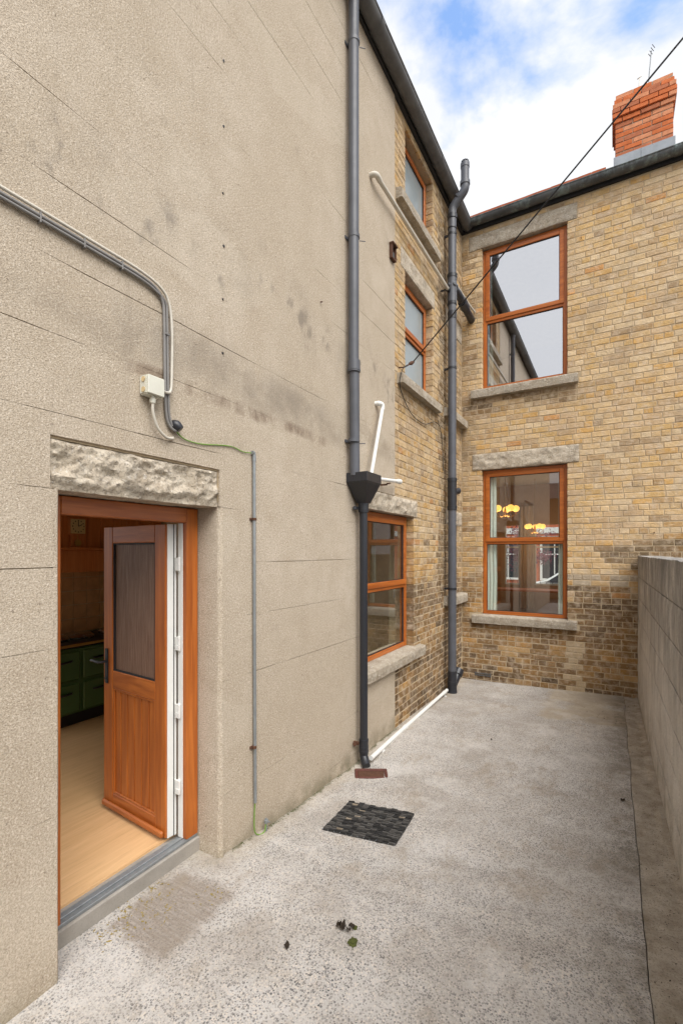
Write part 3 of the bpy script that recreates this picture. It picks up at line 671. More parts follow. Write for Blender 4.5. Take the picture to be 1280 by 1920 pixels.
def brick_wall(wallname, P, u0, u1, z0, z1, holes, excl, face, parent, seed, maxobj=300):
    rr = random.Random(seed); C = 0.0765; J = 0.0078
    out = []; k = 0; z = z0
    while z < z1 - 0.02:
        hd = (k % 4 == 2) if wallname == 'back' else (k % 2 == 1)
        w = 0.1095 if hd else 0.222
        u = u0 - (0.0 if hd else (0.0 if k % 2 else w / 2)) + rr.uniform(-0.02, 0.02)
        zo = rr.uniform(-0.0015, 0.0015)
        while u < u1:
            ww = w * rr.uniform(0.95, 1.05)
            if not hd and rr.random() < 0.10: ww = 0.1095
            rc = [(max(u, u0), min(u + ww - J, u1), z + zo, min(z + C - J, z1) + zo)]
            for h in holes + excl: rc = rsub(rc, h)
            for q in rc:
                if q[1] - q[0] < 0.03 or q[3] - q[2] < 0.02: continue
                edge = any((abs(q[0] - h[1]) < 0.03 or abs(q[1] - h[0]) < 0.03) and q[3] > h[2] and q[2] < h[3] for h in holes)
                for h in holes:       # quoins run right up to the opening
                    if q[3] > h[2] and q[2] < h[3]:
                        if 0 < q[0] - h[1] < 0.03: q = (h[1] + 0.001, q[1], q[2], q[3])
                        if 0 < h[0] - q[1] < 0.03: q = (q[0], h[0] - 0.001, q[2], q[3])
                out.append((q, edge))
            u += ww
        z += C; k += 1
    part = empty('brickwork', P((u0 + u1) / 2, 0, z0)); part.parent = parent
    part.location = Vector(P((u0 + u1) / 2, 0, z0)) - wl(parent)
    sc = []
    for i, (q, e) in enumerate(out):
        c = Vector(P((q[0] + q[1]) / 2, 0, (q[2] + q[3]) / 2)); x, y, d = proj(c)
        a = proj(P(q[0], 0, q[2])); b = proj(P(q[1], 0, q[3]))
        vis = -5 < x < 1290 and -10 < y < 1930
        if P is PB and c.x > 2.27 and c.z < 1.72: vis = False
        sc.append((abs((a[0] - b[0]) * (a[1] - b[1])) if vis else 0, i))
    sc.sort(reverse=True); chosen = {i for s, i in sc[:maxobj] if s > 0}
    vs, fs, cols = [], [], []
    for i, (q, e) in enumerate(out):
        col = tone(wallname, (q[0] + q[1]) / 2, (q[2] + q[3]) / 2, rr); kk = 0.86 if wallname == 'left' else 1.06; col = (col[0] * KB * kk, col[1] * KB * kk * 0.965, col[2] * KB * kk * 0.885, 1)  # left wall brick colour darkened to offset the sun falling on it
        o = face + rr.uniform(-0.002, 0.002); d = 0.125 if e else 0.03
        if i in chosen:
            me = brick_mesh(P, q[1] - q[0], q[3] - q[2], d, rr.randrange(4))
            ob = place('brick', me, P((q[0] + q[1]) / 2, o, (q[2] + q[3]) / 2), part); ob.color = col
        else:
            v, f = brick_geo(P, q[0], q[1], q[2], q[3], o, d, rr); n = len(vs)
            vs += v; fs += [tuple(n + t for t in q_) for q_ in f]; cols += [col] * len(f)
    me = D.meshes.new('brick'); c0 = Vector(P((u0 + u1) / 2, 0, z0))
    me.from_pydata([tuple(Vector(v) - c0) for v in vs], [], fs); me.materials.append(M['brick_v'])
    at = me.color_attributes.new('tone', 'FLOAT_COLOR', 'CORNER'); li = 0
    for pl, cc in zip(me.polygons, cols):
        for l in pl.loop_indices: at.data[l].color = cc
    place('brick_remainder', me, c0, part, kind='stuff')
    return part
FL = -0.006
exL = [(3.70, 5.198, 2.205, 2.40), (4.712, 5.828, 4.94, 5.158), (6.292, 7.08, 2.185, 2.398), (6.292, 7.08, 4.955, 5.208),
       (3.70, 5.303, 0.58, 0.70), (4.612, 5.923, 3.607, 3.735), (4.572, 5.878, 5.567, 5.70), (6.212, 7.08, 1.052, 1.19), (6.212, 7.08, 3.657, 3.79)]
brick_wall('left', PL, 4.545, YB - 0.008, -0.26, 6.63, LWINS, exL, FL, wing, 11)

# ------------------------------------------------------------------ back building: brick house
house = empty('brick_house', (1.3, YB, -0.2), 'yellow stock brick house rear wall with two stacked orange sash windows', 'house')
BW0 = (0.297, 1.45, 0.865, 3.025); BW1 = (0.297, 1.45, 4.235, 6.345)
rects = [(-0.34, 4.2, -0.45, 6.64)]
for h in (BW0, BW1): rects = rsub(rects, (h[0] - 0.008, h[1] + 0.008, h[2] - 0.008, h[3] + 0.008))
rects = [(-0.014, b, c, d) if a == -0.34 else (a, b, c, d) for a, b, c, d in rects]
bm = bmesh.new()
for (a, b, c, d) in rects: wbox(bm, PB, a, b, -0.30, -0.0075, c, d)
fin('wall', bm, M['mortar'], house)
exB = [(0.154, 1.602, 3.025, 3.275), (0.10, 1.578, 6.34, 6.57), (0.154, 1.580, 0.735, 0.865), (0.138, 1.593, 4.095, 4.235)]
brick_wall('back', PB, -0.002, 4.2, -0.26, 6.63, [BW0, BW1], exB, -0.003, house, 23)
stone(PB, 0.162, 1.594, -0.15, 0.012, 3.03, 3.266, 0.012, 11.4, M['granite'], 'lintel', house)
stone(PB, 0.11, 1.570, -0.15, 0.008, 6.35, 6.56, 0.006, 12.4, M['sill'], 'lintel', house)
sill(PB, 0.162, 1.572, 0.742, 0.870, 0.07, 6, house)
sill(PB, 0.146, 1.585, 4.103, 4.240, 0.07, 7, house)
window(PB, (BW0[0] + 0.003, BW0[1] - 0.003, BW0[2] + 0.006, BW0[3] - 0.004), 1.945, house, (M['glass'], M['glass']), M['oakx'], -0.075)
window(PB, (BW1[0] + 0.003, BW1[1] - 0.003, BW1[2] + 0.006, BW1[3] - 0.004), 5.26, house, (M['glass_up'], M['glass_up']), M['oakx'], -0.075)
# air vent near the foot of the wall
vent = bmesh.new()
for zz in (0.0, 0.028): wbox(vent, PB, 0.20, 0.42, -0.004, 0.012, -0.055 + zz, -0.041 + zz)
for uu in (0.195, 0.42): wbox(vent, PB, uu, uu + 0.012, -0.004, 0.010, -0.06, -0.005)
fin('air_vent', vent, M['iron'], house, bevel=0.002)

# ------------------------------------------------------------------ roofs, gutters
def gutter(name, pa, pb, outward, r, label, lipmat):
    """half-round gutter from pa to pb"""
    pa, pb = Vector(pa), Vector(pb); t = (pb - pa).normalized(); o = Vector(outward)
    bm = bmesh.new(); n = 14; L_ = (pb - pa).length; ns = max(2, int(L_ / 0.25)); gr = []
    for i in range(ns + 1):
        p = pa + (pb - pa) * i / ns + Vector((0, 0, 0.006 * fb((i * 0.3, 2, len(name)), 1)))
        ring = []
        for k in range(n + 1):
            a = math.pi + math.pi * k / n
            ring.append(p + o * math.cos(a) * r + Vector((0, 0, math.sin(a) * r)))
        ring.append(p + o * (r + 0.008) + Vector((0, 0, 0.004))); ring.append(p + o * (r + 0.006) + Vector((0, 0, 0.014))); ring.append(p + o * (r - 0.006) + Vector((0, 0, 0.010)))
        for k in range(n - 1, 0, -1):
            a = math.pi + math.pi * k / n
            ring.append(p + o * math.cos(a) * (r - 0.006) + Vector((0, 0, math.sin(a) * (r - 0.006))))
        gr.append([bm.verts.new(v) for v in ring])
    for a, b in zip(gr, gr[1:]):
        for k in range(len(a)):
            f = bm.faces.new((a[k], a[(k + 1) % len(a)], b[(k + 1) % len(a)], b[k])); f.smooth = True
    bm.faces.new(gr[0]); bm.faces.new(gr[-1])
    root = empty(name, (pa + pb) / 2, label, 'gutter')
    fin('trough', bm, lipmat, root)
    k = 0.9
    while k < L_:
        p = pa + t * k; bm = bmesh.new(); m = []
        for q in range(n + 1):
            a = math.pi + math.pi * q / n
            for rr_, w in ((r + 0.007, -0.035), (r + 0.007, 0.035)): m.append(bm.verts.new(p + t * w + o * math.cos(a) * rr_ + Vector((0, 0, math.sin(a) * rr_))))
        for q in range(n): bm.faces.new((m[2 * q], m[2 * q + 1], m[2 * q + 3], m[2 * q + 2])).smooth = True
        fin('joint_collar', bm, lipmat, root, recalc=False); k += 1.75
    return root
def m_gutter():
    m, nt, p = mat('verdigris_gutter', rough=0.62, spec=0.4); g = G(nt)
    c = g.mix(g.ramp(g.noise(5, 5, 0.65), 0.35, 0.68), (0.050, 0.052, 0.056, 1), (0.10, 0.105, 0.105, 1))
    c = g.mix(g.math('MULTIPLY', g.ramp(g.noise(7, 5, 0.7, g.vec((1, 1, 0.5), (3, 1, 2))), 0.50, 0.64), 0.75), c, (0.19, 0.24, 0.235, 1))
    c = g.mix(g.math('MULTIPLY', g.ramp(g.noise(16, 4, 0.7), 0.58, 0.7), 0.5), c, (0.10, 0.06, 0.035, 1))
    nt.links.new(c, p.inputs['Base Color']); g.bump(p, g.noise(40, 4), 0.2, 0.006); return m
M['gut'] = m_gutter()
gutter('roof_gutter', (0.095, -4.0, 6.655), (0.095, YB - 0.005, 6.735), (1, 0, 0), 0.075, 'long dark gutter along the eaves of the rendered wing', M['iron'])
gutter('roof_gutter', (0.03, YB - 0.085, 6.745), (4.2, YB - 0.085, 6.73), (0, -1, 0), 0.070, 'dark verdigris stained gutter above the upper sash window of the brick house', M['gut'])
fin('eaves', boxes([(-0.33, 0.03, -4.0, YB - 0.02, 6.641, 6.70)]), M['seal'], wing)
fin('eaves', boxes([(-0.01, 4.2, YB - 0.025, YB + 0.3, 6.641, 6.792)]), M['seal'], house)
bm = bmesh.new()
v = [bm.verts.new(p) for p in ((0.06, -4.0, 6.76), (0.06, 9.5, 6.76), (-3.6, 9.5, 8.6), (-3.6, -4.0, 8.6))]
r_ = bmesh.ops.extrude_face_region(bm, geom=[bm.faces.new(v)])
for e in r_['geom']:
    if isinstance(e, bmesh.types.BMVert): e.co.z += 0.06
fin('roof', bm, M['slate'], wing)
rs = math.tan(math.radians(28))
bm = bmesh.new()
v = [bm.verts.new(p) for p in ((0.0, YB - 0.02, 6.795), (4.2, YB - 0.02, 6.795), (4.2, YB + 4.5, 6.795 + 4.48 * rs), (0.0, YB + 4.5, 6.795 + 4.48 * rs))]
r_ = bmesh.ops.extrude_face_region(bm, geom=[bm.faces.new(v)])
for e in r_['geom']:
    if isinstance(e, bmesh.types.BMVert): e.co.z += 0.03
roof = fin('roof', bm, M['slate'], house)
k = 0.08
while k < 4.1:                                  # eaves course of clay tiles
    w = 0.162; bm = bmesh.new(); y0 = YB - 0.045
    zt_ = 6.838; vs_ = [(k, y0, zt_), (k + w, y0, zt_), (k + w, y0 + 0.40, zt_ + 0.42 * rs), (k, y0 + 0.40, zt_ + 0.42 * rs)]
    a = [bm.verts.new(q) for q in vs_]; b = [bm.verts.new((q[0], q[1], q[2] + 0.022 + R.uniform(0, 0.006))) for q in vs_]
    bm.faces.new(a[::-1]); bm.faces.new(b)
    for i in range(4): bm.faces.new((a[i], a[(i + 1) % 4], b[(i + 1) % 4], b[i]))
    if not (1.9 < k < 2.62): fin('roof_tile', bm, M['tile'], roof)
    else: bm.free()
    k += 0.167
# chimney
CHX0, CHX1, CHY0, CHY1 = 2.02, 2.665, YB + 0.26, YB + 0.72
chim = fin('chimney', bx(CHX0 + 0.006, CHX1 - 0.006, CHY0 + 0.006, CHY1, 6.70, 7.99), M['cmortar'], house, label='red brick chimney with corbelled top')
cmesh = {}
def cbrick(x0, x1, y0, y1, z0, z1):
    w, d, h = round(x1 - x0, 3), round(y1 - y0, 3), round(z1 - z0, 3); v = R.randrange(3); key = (w, d, h, v)
    if key not in cmesh:
        bm = bx(-w / 2, w / 2, -d / 2, d / 2, -h / 2, h / 2)
        for q in bm.verts: q.co += Vector((R.uniform(-.002, .002), R.uniform(-.002, .002), R.uniform(-.002, .002)))
        bmesh.ops.bevel(bm, geom=bm.edges[:], offset=0.004, segments=1, affect='EDGES'); bmesh.ops.recalc_face_normals(bm, faces=bm.faces[:])
        me = D.meshes.new('brick'); bm.to_mesh(me); bm.free(); me.materials.append(R.choice((M['red_brick'], M['red_brick'], M['red_brick2'], M['red_brick3']))); cmesh[key] = me
    place('brick', cmesh[key], ((x0 + x1) / 2, (y0 + y1) / 2, (z0 + z1) / 2), chim)
cz = 6.95; k = 0; CC = 0.066
steps = {10: 0.018, 11: 0.036, 12: 0.036, 13: 0.030, 14: 0.012, 15: -0.004}
while k < 16:
    e = steps.get(k, 0.0); x = CHX0 - e; X1 = CHX1 + e; y0 = CHY0 - e
    cuts = [x]; w = 0.205 if k % 2 else 0.10; p = x + (w if k % 2 == 0 else w)
    while p < X1 - 0.06: cuts.append(p); p += 0.212
    cuts.append(X1)
    for a, b in zip(cuts, cuts[1:]): cbrick(a, b - (0.008 if b < X1 else 0), y0 + R.uniform(-.002, .002), y0 + 0.10, cz, cz + CC - 0.009)
    ys_ = [y0 + 0.105, y0 + 0.105 + (0.21 if k % 2 else 0.105)]
    while ys_[-1] < CHY1 + e - 0.05: ys_.append(min(ys_[-1] + 0.212, CHY1 + e))
    for a, b in zip(ys_, ys_[1:]):
        cbrick(x, x + 0.10, a + 0.004, b - 0.004, cz, cz + CC - 0.009); cbrick(X1 - 0.10, X1, a + 0.004, b - 0.004, cz, cz + CC - 0.009)
    cz += CC; k += 1
fin('flashing', boxes([(CHX0 - 0.02, CHX0 + 0.30, CHY0 - 0.018, CHY0 - 0.001, 6.84, 7.155), (CHX0 + 0.292, CHX1 + 0.02, CHY0 - 0.023, CHY0 - 0.003, 6.84, 7.15), (CHX0 - 0.02, CHX0 - 0.003, CHY0, CHY1, 6.84, 7.16)]), M['lead'], chim, bevel=0.003)
for px_ in (2.19, 2.50):
    bm = bmesh.new(); tube(bm, [(px_, CHY0 + 0.2, 7.98), (px_, CHY0 + 0.2, 8.03), (px_, CHY0 + 0.2, 8.06)], [0.095, 0.09, 0.085], 18); fin('chimney_pot', bm, M['cmortar'], chim)
bm = bmesh.new(); ax, ay = 2.40, CHY0 + 0.12
tube(bm, [(ax, ay, 7.96), (ax + 0.01, ay, 8.20), (ax + 0.035, ay, 8.50)], 0.006, 6)
for i in range(4): tube(bm, [(ax + 0.0 + i * 0.014, ay - 0.05, 8.43 + i * 0.035), (ax + 0.035 + i * 0.014, ay + 0.05, 8.46 + i * 0.035)], 0.004, 6)
aer = fin('roof_aerial', bm, M['galv'], label='thin pale aerial standing on the red chimney', cat='aerial')
bm = bmesh.new(); tube(bm, [(ax - 0.11, ay, 7.96), (ax - 0.10, ay, 8.20)], 0.005, 6); tube(bm, [(ax - 0.125, ay, 8.2), (ax - 0.075, ay, 8.22)], 0.006, 6)
fin('roof_aerial', bm, M['wcable'], label='short pale stub aerial left of the taller one on the chimney', cat='aerial')

# ------------------------------------------------------------------ boundary wall of concrete blocks
bwall = empty('boundary_wall', (wall_x(3), 3, -0.2), 'weathered grey concrete block boundary wall on the right of the yard', 'wall')
bm = bmesh.new(); ysw = lsp(-3.5, YB - 0.012, 20)
a = [[bm.verts.new((wall_x(y) + dx, y, z)) for (dx, z) in ((0.012, -0.4), (0.012, 1.735), (0.21, 1.735), (0.21, -0.4))] for y in ysw]
for p, q in zip(a, a[1:]):
    for k in range(4): bm.faces.new((p[k], p[(k + 1) % 4], q[(k + 1) % 4], q[k]))
bm.faces.new(a[0]); bm.faces.new(a[-1])
fin('core', bm, M['step'], bwall)
zrows = [-0.32, -0.09, 0.17, 0.43, 0.69, 0.955, 1.22, 1.48, 1.752]
for r in range(len(zrows) - 1):
    y = -3.5 + (0.0 if r % 2 else -0.235)
    while y < YB - 0.02:
        y1 = min(y + 0.47, YB - 0.013); ya = max(y, -3.5)
        if y1 - ya > 0.05:
            bm = bmesh.new(); n = 6; m_ = 5; g_ = []
            z0, z1 = zrows[r] + 0.005, zrows[r + 1] - 0.004; off = R.uniform(-0.0015, 0.0015)
            for j in range(m_ + 1):
                row = []
                for i in range(n + 1):
                    yy = ya + 0.001 + (y1 - ya - 0.002) * i / n; zz = z0 + (z1 - z0) * j / m_
                    ed = (0.002 if i in (0, n) else 0) + (0.005 if j in (0, m_) else 0)
                    if r == len(zrows) - 2 and j == m_: zz += 0.010 * fb((yy, 3, 1), 6)
                    row.append(bm.verts.new((wall_x(yy) + ed * 0.8 + off + 0.003 * fb((0, yy, zz), 6), yy, zz)))
                g_.append(row)
            for j in range(m_):
                for i in range(n): bm.faces.new((g_[j][i + 1], g_[j][i], g_[j + 1][i], g_[j + 1][i + 1])).smooth = True
            rim = [g_[0][i] for i in range(n + 1)] + [g_[j][n] for j in range(1, m_ + 1)] + [g_[m_][i] for i in range(n - 1, -1, -1)] + [g_[j][0] for j in range(m_ - 1, 0, -1)]
            bk = [bm.verts.new((wall_x(v.co.y) + 0.21 + (0.004 if r == len(zrows) - 2 else 0), v.co.y, v.co.z)) for v in rim]
            for i in range(len(rim)): bm.faces.new((rim[i], rim[(i + 1) % len(rim)], bk[(i + 1) % len(rim)], bk[i]))
            fin('block', bm, M['block'], bwall, recalc=True)
        y += 0.47

# ------------------------------------------------------------------ kitchen door
FX = -0.17                                     # outer face of the door frame
doorf = fin('door_frame', boxes([(FX - 0.07, FX, 1.905, 1.992, 0.10, 2.058), (FX - 0.07, FX, 1.098, 1.183, 0.10, 2.058)]), M['oak'], wing, bevel=0.004)
fin('head', boxes([(FX - 0.07, FX - 0.001, 1.1835, 1.9045, 1.972, 2.058)]), M['oakh'], doorf, bevel=0.004)
fin('jamb_lining', boxes([(FX - 0.078, FX - 0.071, 1.915, 1.985, 0.105, 2.0), (FX - 0.068, FX - 0.030, 1.899, 1.9045, 0.105, 1.97)]), M['white'], doorf, bevel=0.001)
fin('door_step', boxes([(FX - 0.18, FX + 0.012, 1.093, 1.998, -0.3, 0.082)]), M['step'], wing, bevel=0.006)
fin('threshold', boxes([(FX - 0.075, FX - 0.002, 1.1, 1.99, 0.0825, 0.100), (FX - 0.05, FX - 0.03, 1.1, 1.99, 0.1002, 0.108)]), M['galv'], wing, bevel=0.002)
# open leaf: at right angles to the wall, hinged on the far jamb
LX0, LX1, LY0, LY1, LZ0, LZ1 = -0.945, -0.262, 1.832, 1.888, 0.115, 1.965
stile = 0.108
leaf = fin('door', boxes([(LX0, LX0 + stile, LY0, LY1 - 0.012, LZ0, LZ1), (LX1 - stile, LX1, LY0, LY1 - 0.012, LZ0, LZ1)]), M['oak'], wing, bevel=0.005, label='open golden oak stable style door with obscured glass')
for c, d in ((LZ1 - stile, LZ1), (0.905, 1.02), (LZ0, LZ0 + 0.10)): fin('rail', bx(LX0 + stile - 0.001, LX1 - stile + 0.001, LY0 + 0.001, LY1 - 0.013, c, d), M['oakx'], leaf, bevel=0.005)
fin('inner_skin', boxes([(LX0, LX1, LY1 - 0.0115, LY1 + 0.012, LZ0, LZ1 - 0.001)]), M['white'], leaf, bevel=0.002)
fin('edge_strip', boxes([(LX1 + 0.0005, LX1 + 0.006, LY0 + 0.010, LY1 - 0.004, LZ0, LZ1), (LX1 + 0.0005, LX1 + 0.011, LY1 - 0.002, LY1 + 0.012, LZ0, LZ1)]), M['white'], leaf, bevel=0.001)
fin('edge_seal', boxes([(LX1 + 0.0005, LX1 + 0.009, LY0 + 0.050, LY0 + 0.058, LZ0, LZ1)]), M['seal'], leaf)
gx0, gx1, gz0, gz1 = LX0 + stile, LX1 - stile, 1.02, LZ1 - stile
def m_reeded():
    m, nt, p = mat('obscured_door_glass', (0.095, 0.062, 0.048, 1), 0.42, 0, 0.2); g = G(nt)
    n = g.noise(1.0, 4, 0.65, g.vec((160, 160, 5)))
    nt.links.new(g.mix(g.ramp(n, 0.38, 0.66), (0.16, 0.085, 0.055, 1), (0.27, 0.175, 0.125, 1)), p.inputs['Base Color']); g.bump(p, n, 0.5, 0.004); return m
fin('pane', boxes([(gx0 - 0.002, gx1 + 0.002, LY0 + 0.018, LY0 + 0.028, gz0 - 0.002, gz1 + 0.002)]), m_reeded(), leaf)
t = 0.010
fin('glazing_bead', boxes([(gx0, gx0 + t, LY0 + 0.006, LY0 + 0.0178, gz0, gz1), (gx1 - t, gx1, LY0 + 0.006, LY0 + 0.0178, gz0, gz1), (gx0 + t, gx1 - t, LY0 + 0.007, LY0 + 0.0178, gz0, gz0 + t), (gx0 + t, gx1 - t, LY0 + 0.007, LY0 + 0.0178, gz1 - t, gz1)]), M['seal'], leaf)
n = 6; pw = (gx1 - gx0) / n
fin('panel_back', bx(gx0 - 0.002, gx1 + 0.002, LY0 + 0.0325, LY0 + 0.040, LZ0 + 0.098, 0.907), M['rust'], leaf)
for i in range(n):
    fin('plank', bx(gx0 + i * pw + 0.0035, gx0 + (i + 1) * pw - 0.0035, LY0 + 0.014, LY0 + 0.032, LZ0 + 0.098, 0.907), M['oak'], leaf, bevel=0.004)
fin('panel_moulding', boxes([(gx0, gx0 + 0.014, LY0 + 0.004, LY0 + 0.0158, LZ0 + 0.1, 0.905), (gx1 - 0.014, gx1, LY0 + 0.004, LY0 + 0.0158, LZ0 + 0.1, 0.905), (gx0 + 0.014, gx1 - 0.014, LY0 + 0.005, LY0 + 0.0158, 0.891, 0.905), (gx0 + 0.014, gx1 - 0.014, LY0 + 0.005, LY0 + 0.0158, LZ0 + 0.1, LZ0 + 0.114)]), M['oak'], leaf, bevel=0.003)
fin('weather_bar', boxes([(LX0 + 0.01, LX1 - 0.01, LY0 - 0.022, LY0 - 0.0005, LZ0 + 0.004, LZ0 + 0.045)]), M['oakx'], leaf, bevel=0.008)
bm = boxes([(LX0 + 0.03, LX0 + 0.062, LY0 - 0.010, LY0 - 0.0005, 0.93, 1.16)])
bmesh.ops.bevel(bm, geom=bm.edges[:], offset=0.003, segments=2, affect='EDGES')
tube(bm, smooth_pts([(LX0 + 0.046, LY0 - 0.008, 1.075), (LX0 + 0.046, LY0 - 0.045, 1.075), (LX0 + 0.030, LY0 - 0.055, 1.075), (LX0 - 0.03, LY0 - 0.055, 1.078), (LX0 - 0.065, LY0 - 0.050, 1.074)], 4), 0.009, 10)
tube(bm, [(LX0 + 0.046, LY0 - 0.0105, 0.965), (LX0 + 0.046, LY0 - 0.016, 0.965)], 0.010, 12)
fin('handle', bm, M['black_pvc'], leaf)
for z in (0.40, 0.85, 1.25, 1.72):
    bm = boxes([(LX1 + 0.007, LX1 + 0.05, LY1 - 0.002, LY1 + 0.010, z, z + 0.045), (LX1 + 0.025, LX1 + 0.058, LY1 - 0.008, LY1 + 0.004, z - 0.03, z - 0.001)])
    tube(bm, [(LX1 + 0.035, LY1 + 0.012, z - 0.04), (LX1 + 0.035, LY1 + 0.012, z + 0.05)], 0.008, 10)
    fin('hinge', bm, M['white'], leaf)

_q = Matrix.Rotation(math.radians(-4.5), 3, 'Z'); _h = Vector((LX1, LY1, 0)); _c = WL[leaf.name].copy(); _z = _c.z
_n = _q @ (_c - _h) + _h; leaf.location += Vector((_n.x - _c.x, _n.y - _c.y, 0)); leaf.rotation_euler.z = math.radians(-4.5)
# ------------------------------------------------------------------ rooms behind the openings
M['vinyl'] = m_wood('pale_wood_floor', (0.74, 0.48, 0.25, 1), (0.62, 0.38, 0.18, 1), 0.38, 'y')
M['ivory'] = m_plain('ivory_wall', (0.74, 0.64, 0.45, 1), 0.8); M['ceil'] = m_plain('ceiling_paint', (0.76, 0.62, 0.36, 1), 0.8)
M['pine'] = m_wood('red_pine', (0.60, 0.22, 0.075, 1), (0.48, 0.15, 0.045, 1), 0.4, 'z')
def room(x0, x1, y0, y1, z0, z1, sides, fm, wm, cm, holes={}):
    t = 0.06
    fin('floor', bx(x0 - t, x1 + t, y0 - t, y1 + t, z0 - t, z0), fm, kind='structure'); fin('ceiling', bx(x0 - t, x1 + t, y0 - t, y1 + t, z1, z1 + t), cm, kind='structure')
    for s in sides:
        rc = [((x0 - t, x1 + t) if s in 'sn' else (y0, y1)) + (z0, z1)]
        for h in holes.get(s, []): rc = rsub(rc, h)
        bm = bmesh.new()
        for (a, b, c, d) in rc:
            if s == 's': box(bm, a, b, y0 - t, y0, c, d)
            if s == 'n': box(bm, a, b, y1, y1 + t, c, d)
            if s == 'w': box(bm, x0 - t, x0, a, b, c, d)
            if s == 'e': box(bm, x1, x1 + t, a, b, c, d)
        fin('wall', bm, wm, kind='structure')
room(-3.15, -0.35, 0.25, 3.7, 0.096, 2.42, 'wsn', M['vinyl'], M['ivory'], M['ceil'], {'w': [(0.30, 2.0, 0.5, 2.38)], 's': [(-3.1, -0.45, 0.25, 2.40)]})  # unseen west and south openings added and widened to let daylight into the kitchen
room(-2.6, -0.35, 3.85, 6.1, 0.15, 2.6, 'wsn', M['vinyl'], M['ivory'], M['ceil'], {'w': [(4.2, 5.4, 1.0, 2.2)]})
# range cooker against the far kitchen wall
M['enamel'] = m_plain('green_enamel', (0.060, 0.130, 0.045, 1), 0.2, 0, 0.15, 6, 0, 0.6); M['castiron'] = m_plain('cast_iron', (0.012, 0.012, 0.012, 1), 0.45)
M['brass'] = m_plain('brass', (0.50, 0.30, 0.10, 1), 0.3, 0.8, 0.2, 12, 0); M['chrome'] = m_plain('chrome_lid', (0.42, 0.40, 0.36, 1), 0.22, 0.9, 0.1, 10, 0)
rc = empty('range_cooker', (-2.85, 2.95, 0.096), 'dark green enamel range cooker seen through the open kitchen door', 'cooker')
fin('body', bx(-3.14, -2.54, 2.32, 3.62, 0.22, 0.86), M['enamel'], rc, bevel=0.012)
fin('plinth', bx(-3.12, -2.60, 2.34, 3.60, 0.098, 0.2195), M['castiron'], rc)
fin('hotplate', bx(-3.14, -2.53, 2.31, 3.63, 0.8605, 0.905), M['castiron'], rc, bevel=0.008)
for yy in (2.35, 2.68, 3.01, 3.33):
    for z0, z1 in ((0.24, 0.52), (0.55, 0.83)):
        d = fin('door', bx(-2.539, -2.515, yy, yy + 0.30, z0, z1), M['enamel'], rc, bevel=0.012)
        bm = bmesh.new(); tube(bm, smooth_pts([(-2.514, yy + 0.10, z1 - 0.09), (-2.495, yy + 0.12, z1 - 0.09), (-2.495, yy + 0.19, z1 - 0.085), (-2.514, yy + 0.21, z1 - 0.085)], 3), 0.010, 8); fin('handle', bm, M['castiron'], d)
fin('towel_rail', tb([(-2.47, 2.3, 0.90), (-2.47, 3.64, 0.90)], 0.014, 12), M['brass'], rc)
for yy in (2.55, 2.80, 3.2):
    bm = bmesh.new(); tube(bm, [(-2.82, yy, 0.906), (-2.82, yy, 0.93), (-2.82, yy, 0.955), (-2.82, yy, 0.965)], [0.15, 0.155, 0.12, 0.03], 22); fin('lid', bm, M['chrome'], rc)
# tiled splashback, hood and wall clock
M['wtile'] = m_plain('tan_wall_tile', (0.66, 0.38, 0.18, 1), 0.3, 0, 0.35, 9, 0, 0.5)
sp = tag(fin('tiled_splashback', bx(-3.149, -3.14, 2.0, 3.68, 0.906, 1.70), M['ivory'], base=True), 'tan tiled splashback on the kitchen wall behind the range', 'splashback')
for i in range(11):
    for j in range(5):
        y = 2.02 + i * 0.152; z = 0.915 + j * 0.152
        fin('tile', bx(-3.1395, -3.130, y, y + 0.147, z, z + 0.147), M['wtile'], sp, bevel=0.002)
hood = empty('range_hood', (-2.9, 2.95, 1.62), 'red pine mantel hood above the range cooker', 'hood')
fin('beam', bx(-3.13, -2.56, 2.02, 3.68, 1.60, 1.82), M['pine'], hood, bevel=0.006)
for i in range(11): fin('board', bx(-3.12, -2.62, 2.03 + i * 0.15, 2.176 + i * 0.15, 1.821, 2.405), M['pine'], hood, bevel=0.004)
fin('shelf', bx(-3.13, -2.53, 2.0, 3.69, 1.8205, 1.845), M['pine'], hood, bevel=0.005)
ck = empty('wall_clock', (-2.58, 2.62, 1.86), 'small wooden pendulum clock with square cream dial on the pine hood', 'clock')
M['dial'] = m_plain('cream_dial', (0.62, 0.48, 0.27, 1), 0.5, 0, 0.1, 20, 0)
cy, czz = 2.66, 2.05
fin('case', boxes([(-2.618, -2.58, cy - 0.085, cy + 0.085, czz - 0.08, czz + 0.09), (-2.618, -2.585, cy - 0.06, cy + 0.06, czz - 0.21, czz - 0.081)]), M['pine'], ck, bevel=0.004)
fin('dial', bx(-2.5798, -2.572, cy - 0.072, cy + 0.072, czz - 0.068, czz + 0.076), M['dial'], ck, bevel=0.002)
bm = bmesh.new()
for i in range(12):
    a = i * math.pi / 6; yy = cy + 0.056 * math.sin(a); zz = czz + 0.004 + 0.056 * math.cos(a); box(bm, -2.5719, -2.570, yy - 0.005, yy + 0.005, zz - 0.005, zz + 0.005)
fin('hour_mark', bm, M['castiron'], ck)
bm = bmesh.new(); tube(bm, [(-2.570, cy, czz + 0.004), (-2.570, cy, czz + 0.052)], 0.003, 6); tube(bm, [(-2.568, cy, czz + 0.004), (-2.568, cy + 0.036, czz + 0.022)], 0.0035, 6); fin('hand', bm, M['castiron'], ck)
bm = bmesh.new(); tube(bm, [(-2.584, cy, czz - 0.16), (-2.574, cy, czz - 0.16)], 0.033, 20); tube(bm, [(-2.580, cy, czz - 0.082), (-2.580, cy, czz - 0.13)], 0.003, 6); fin('pendulum', bm, M['brass'], ck)

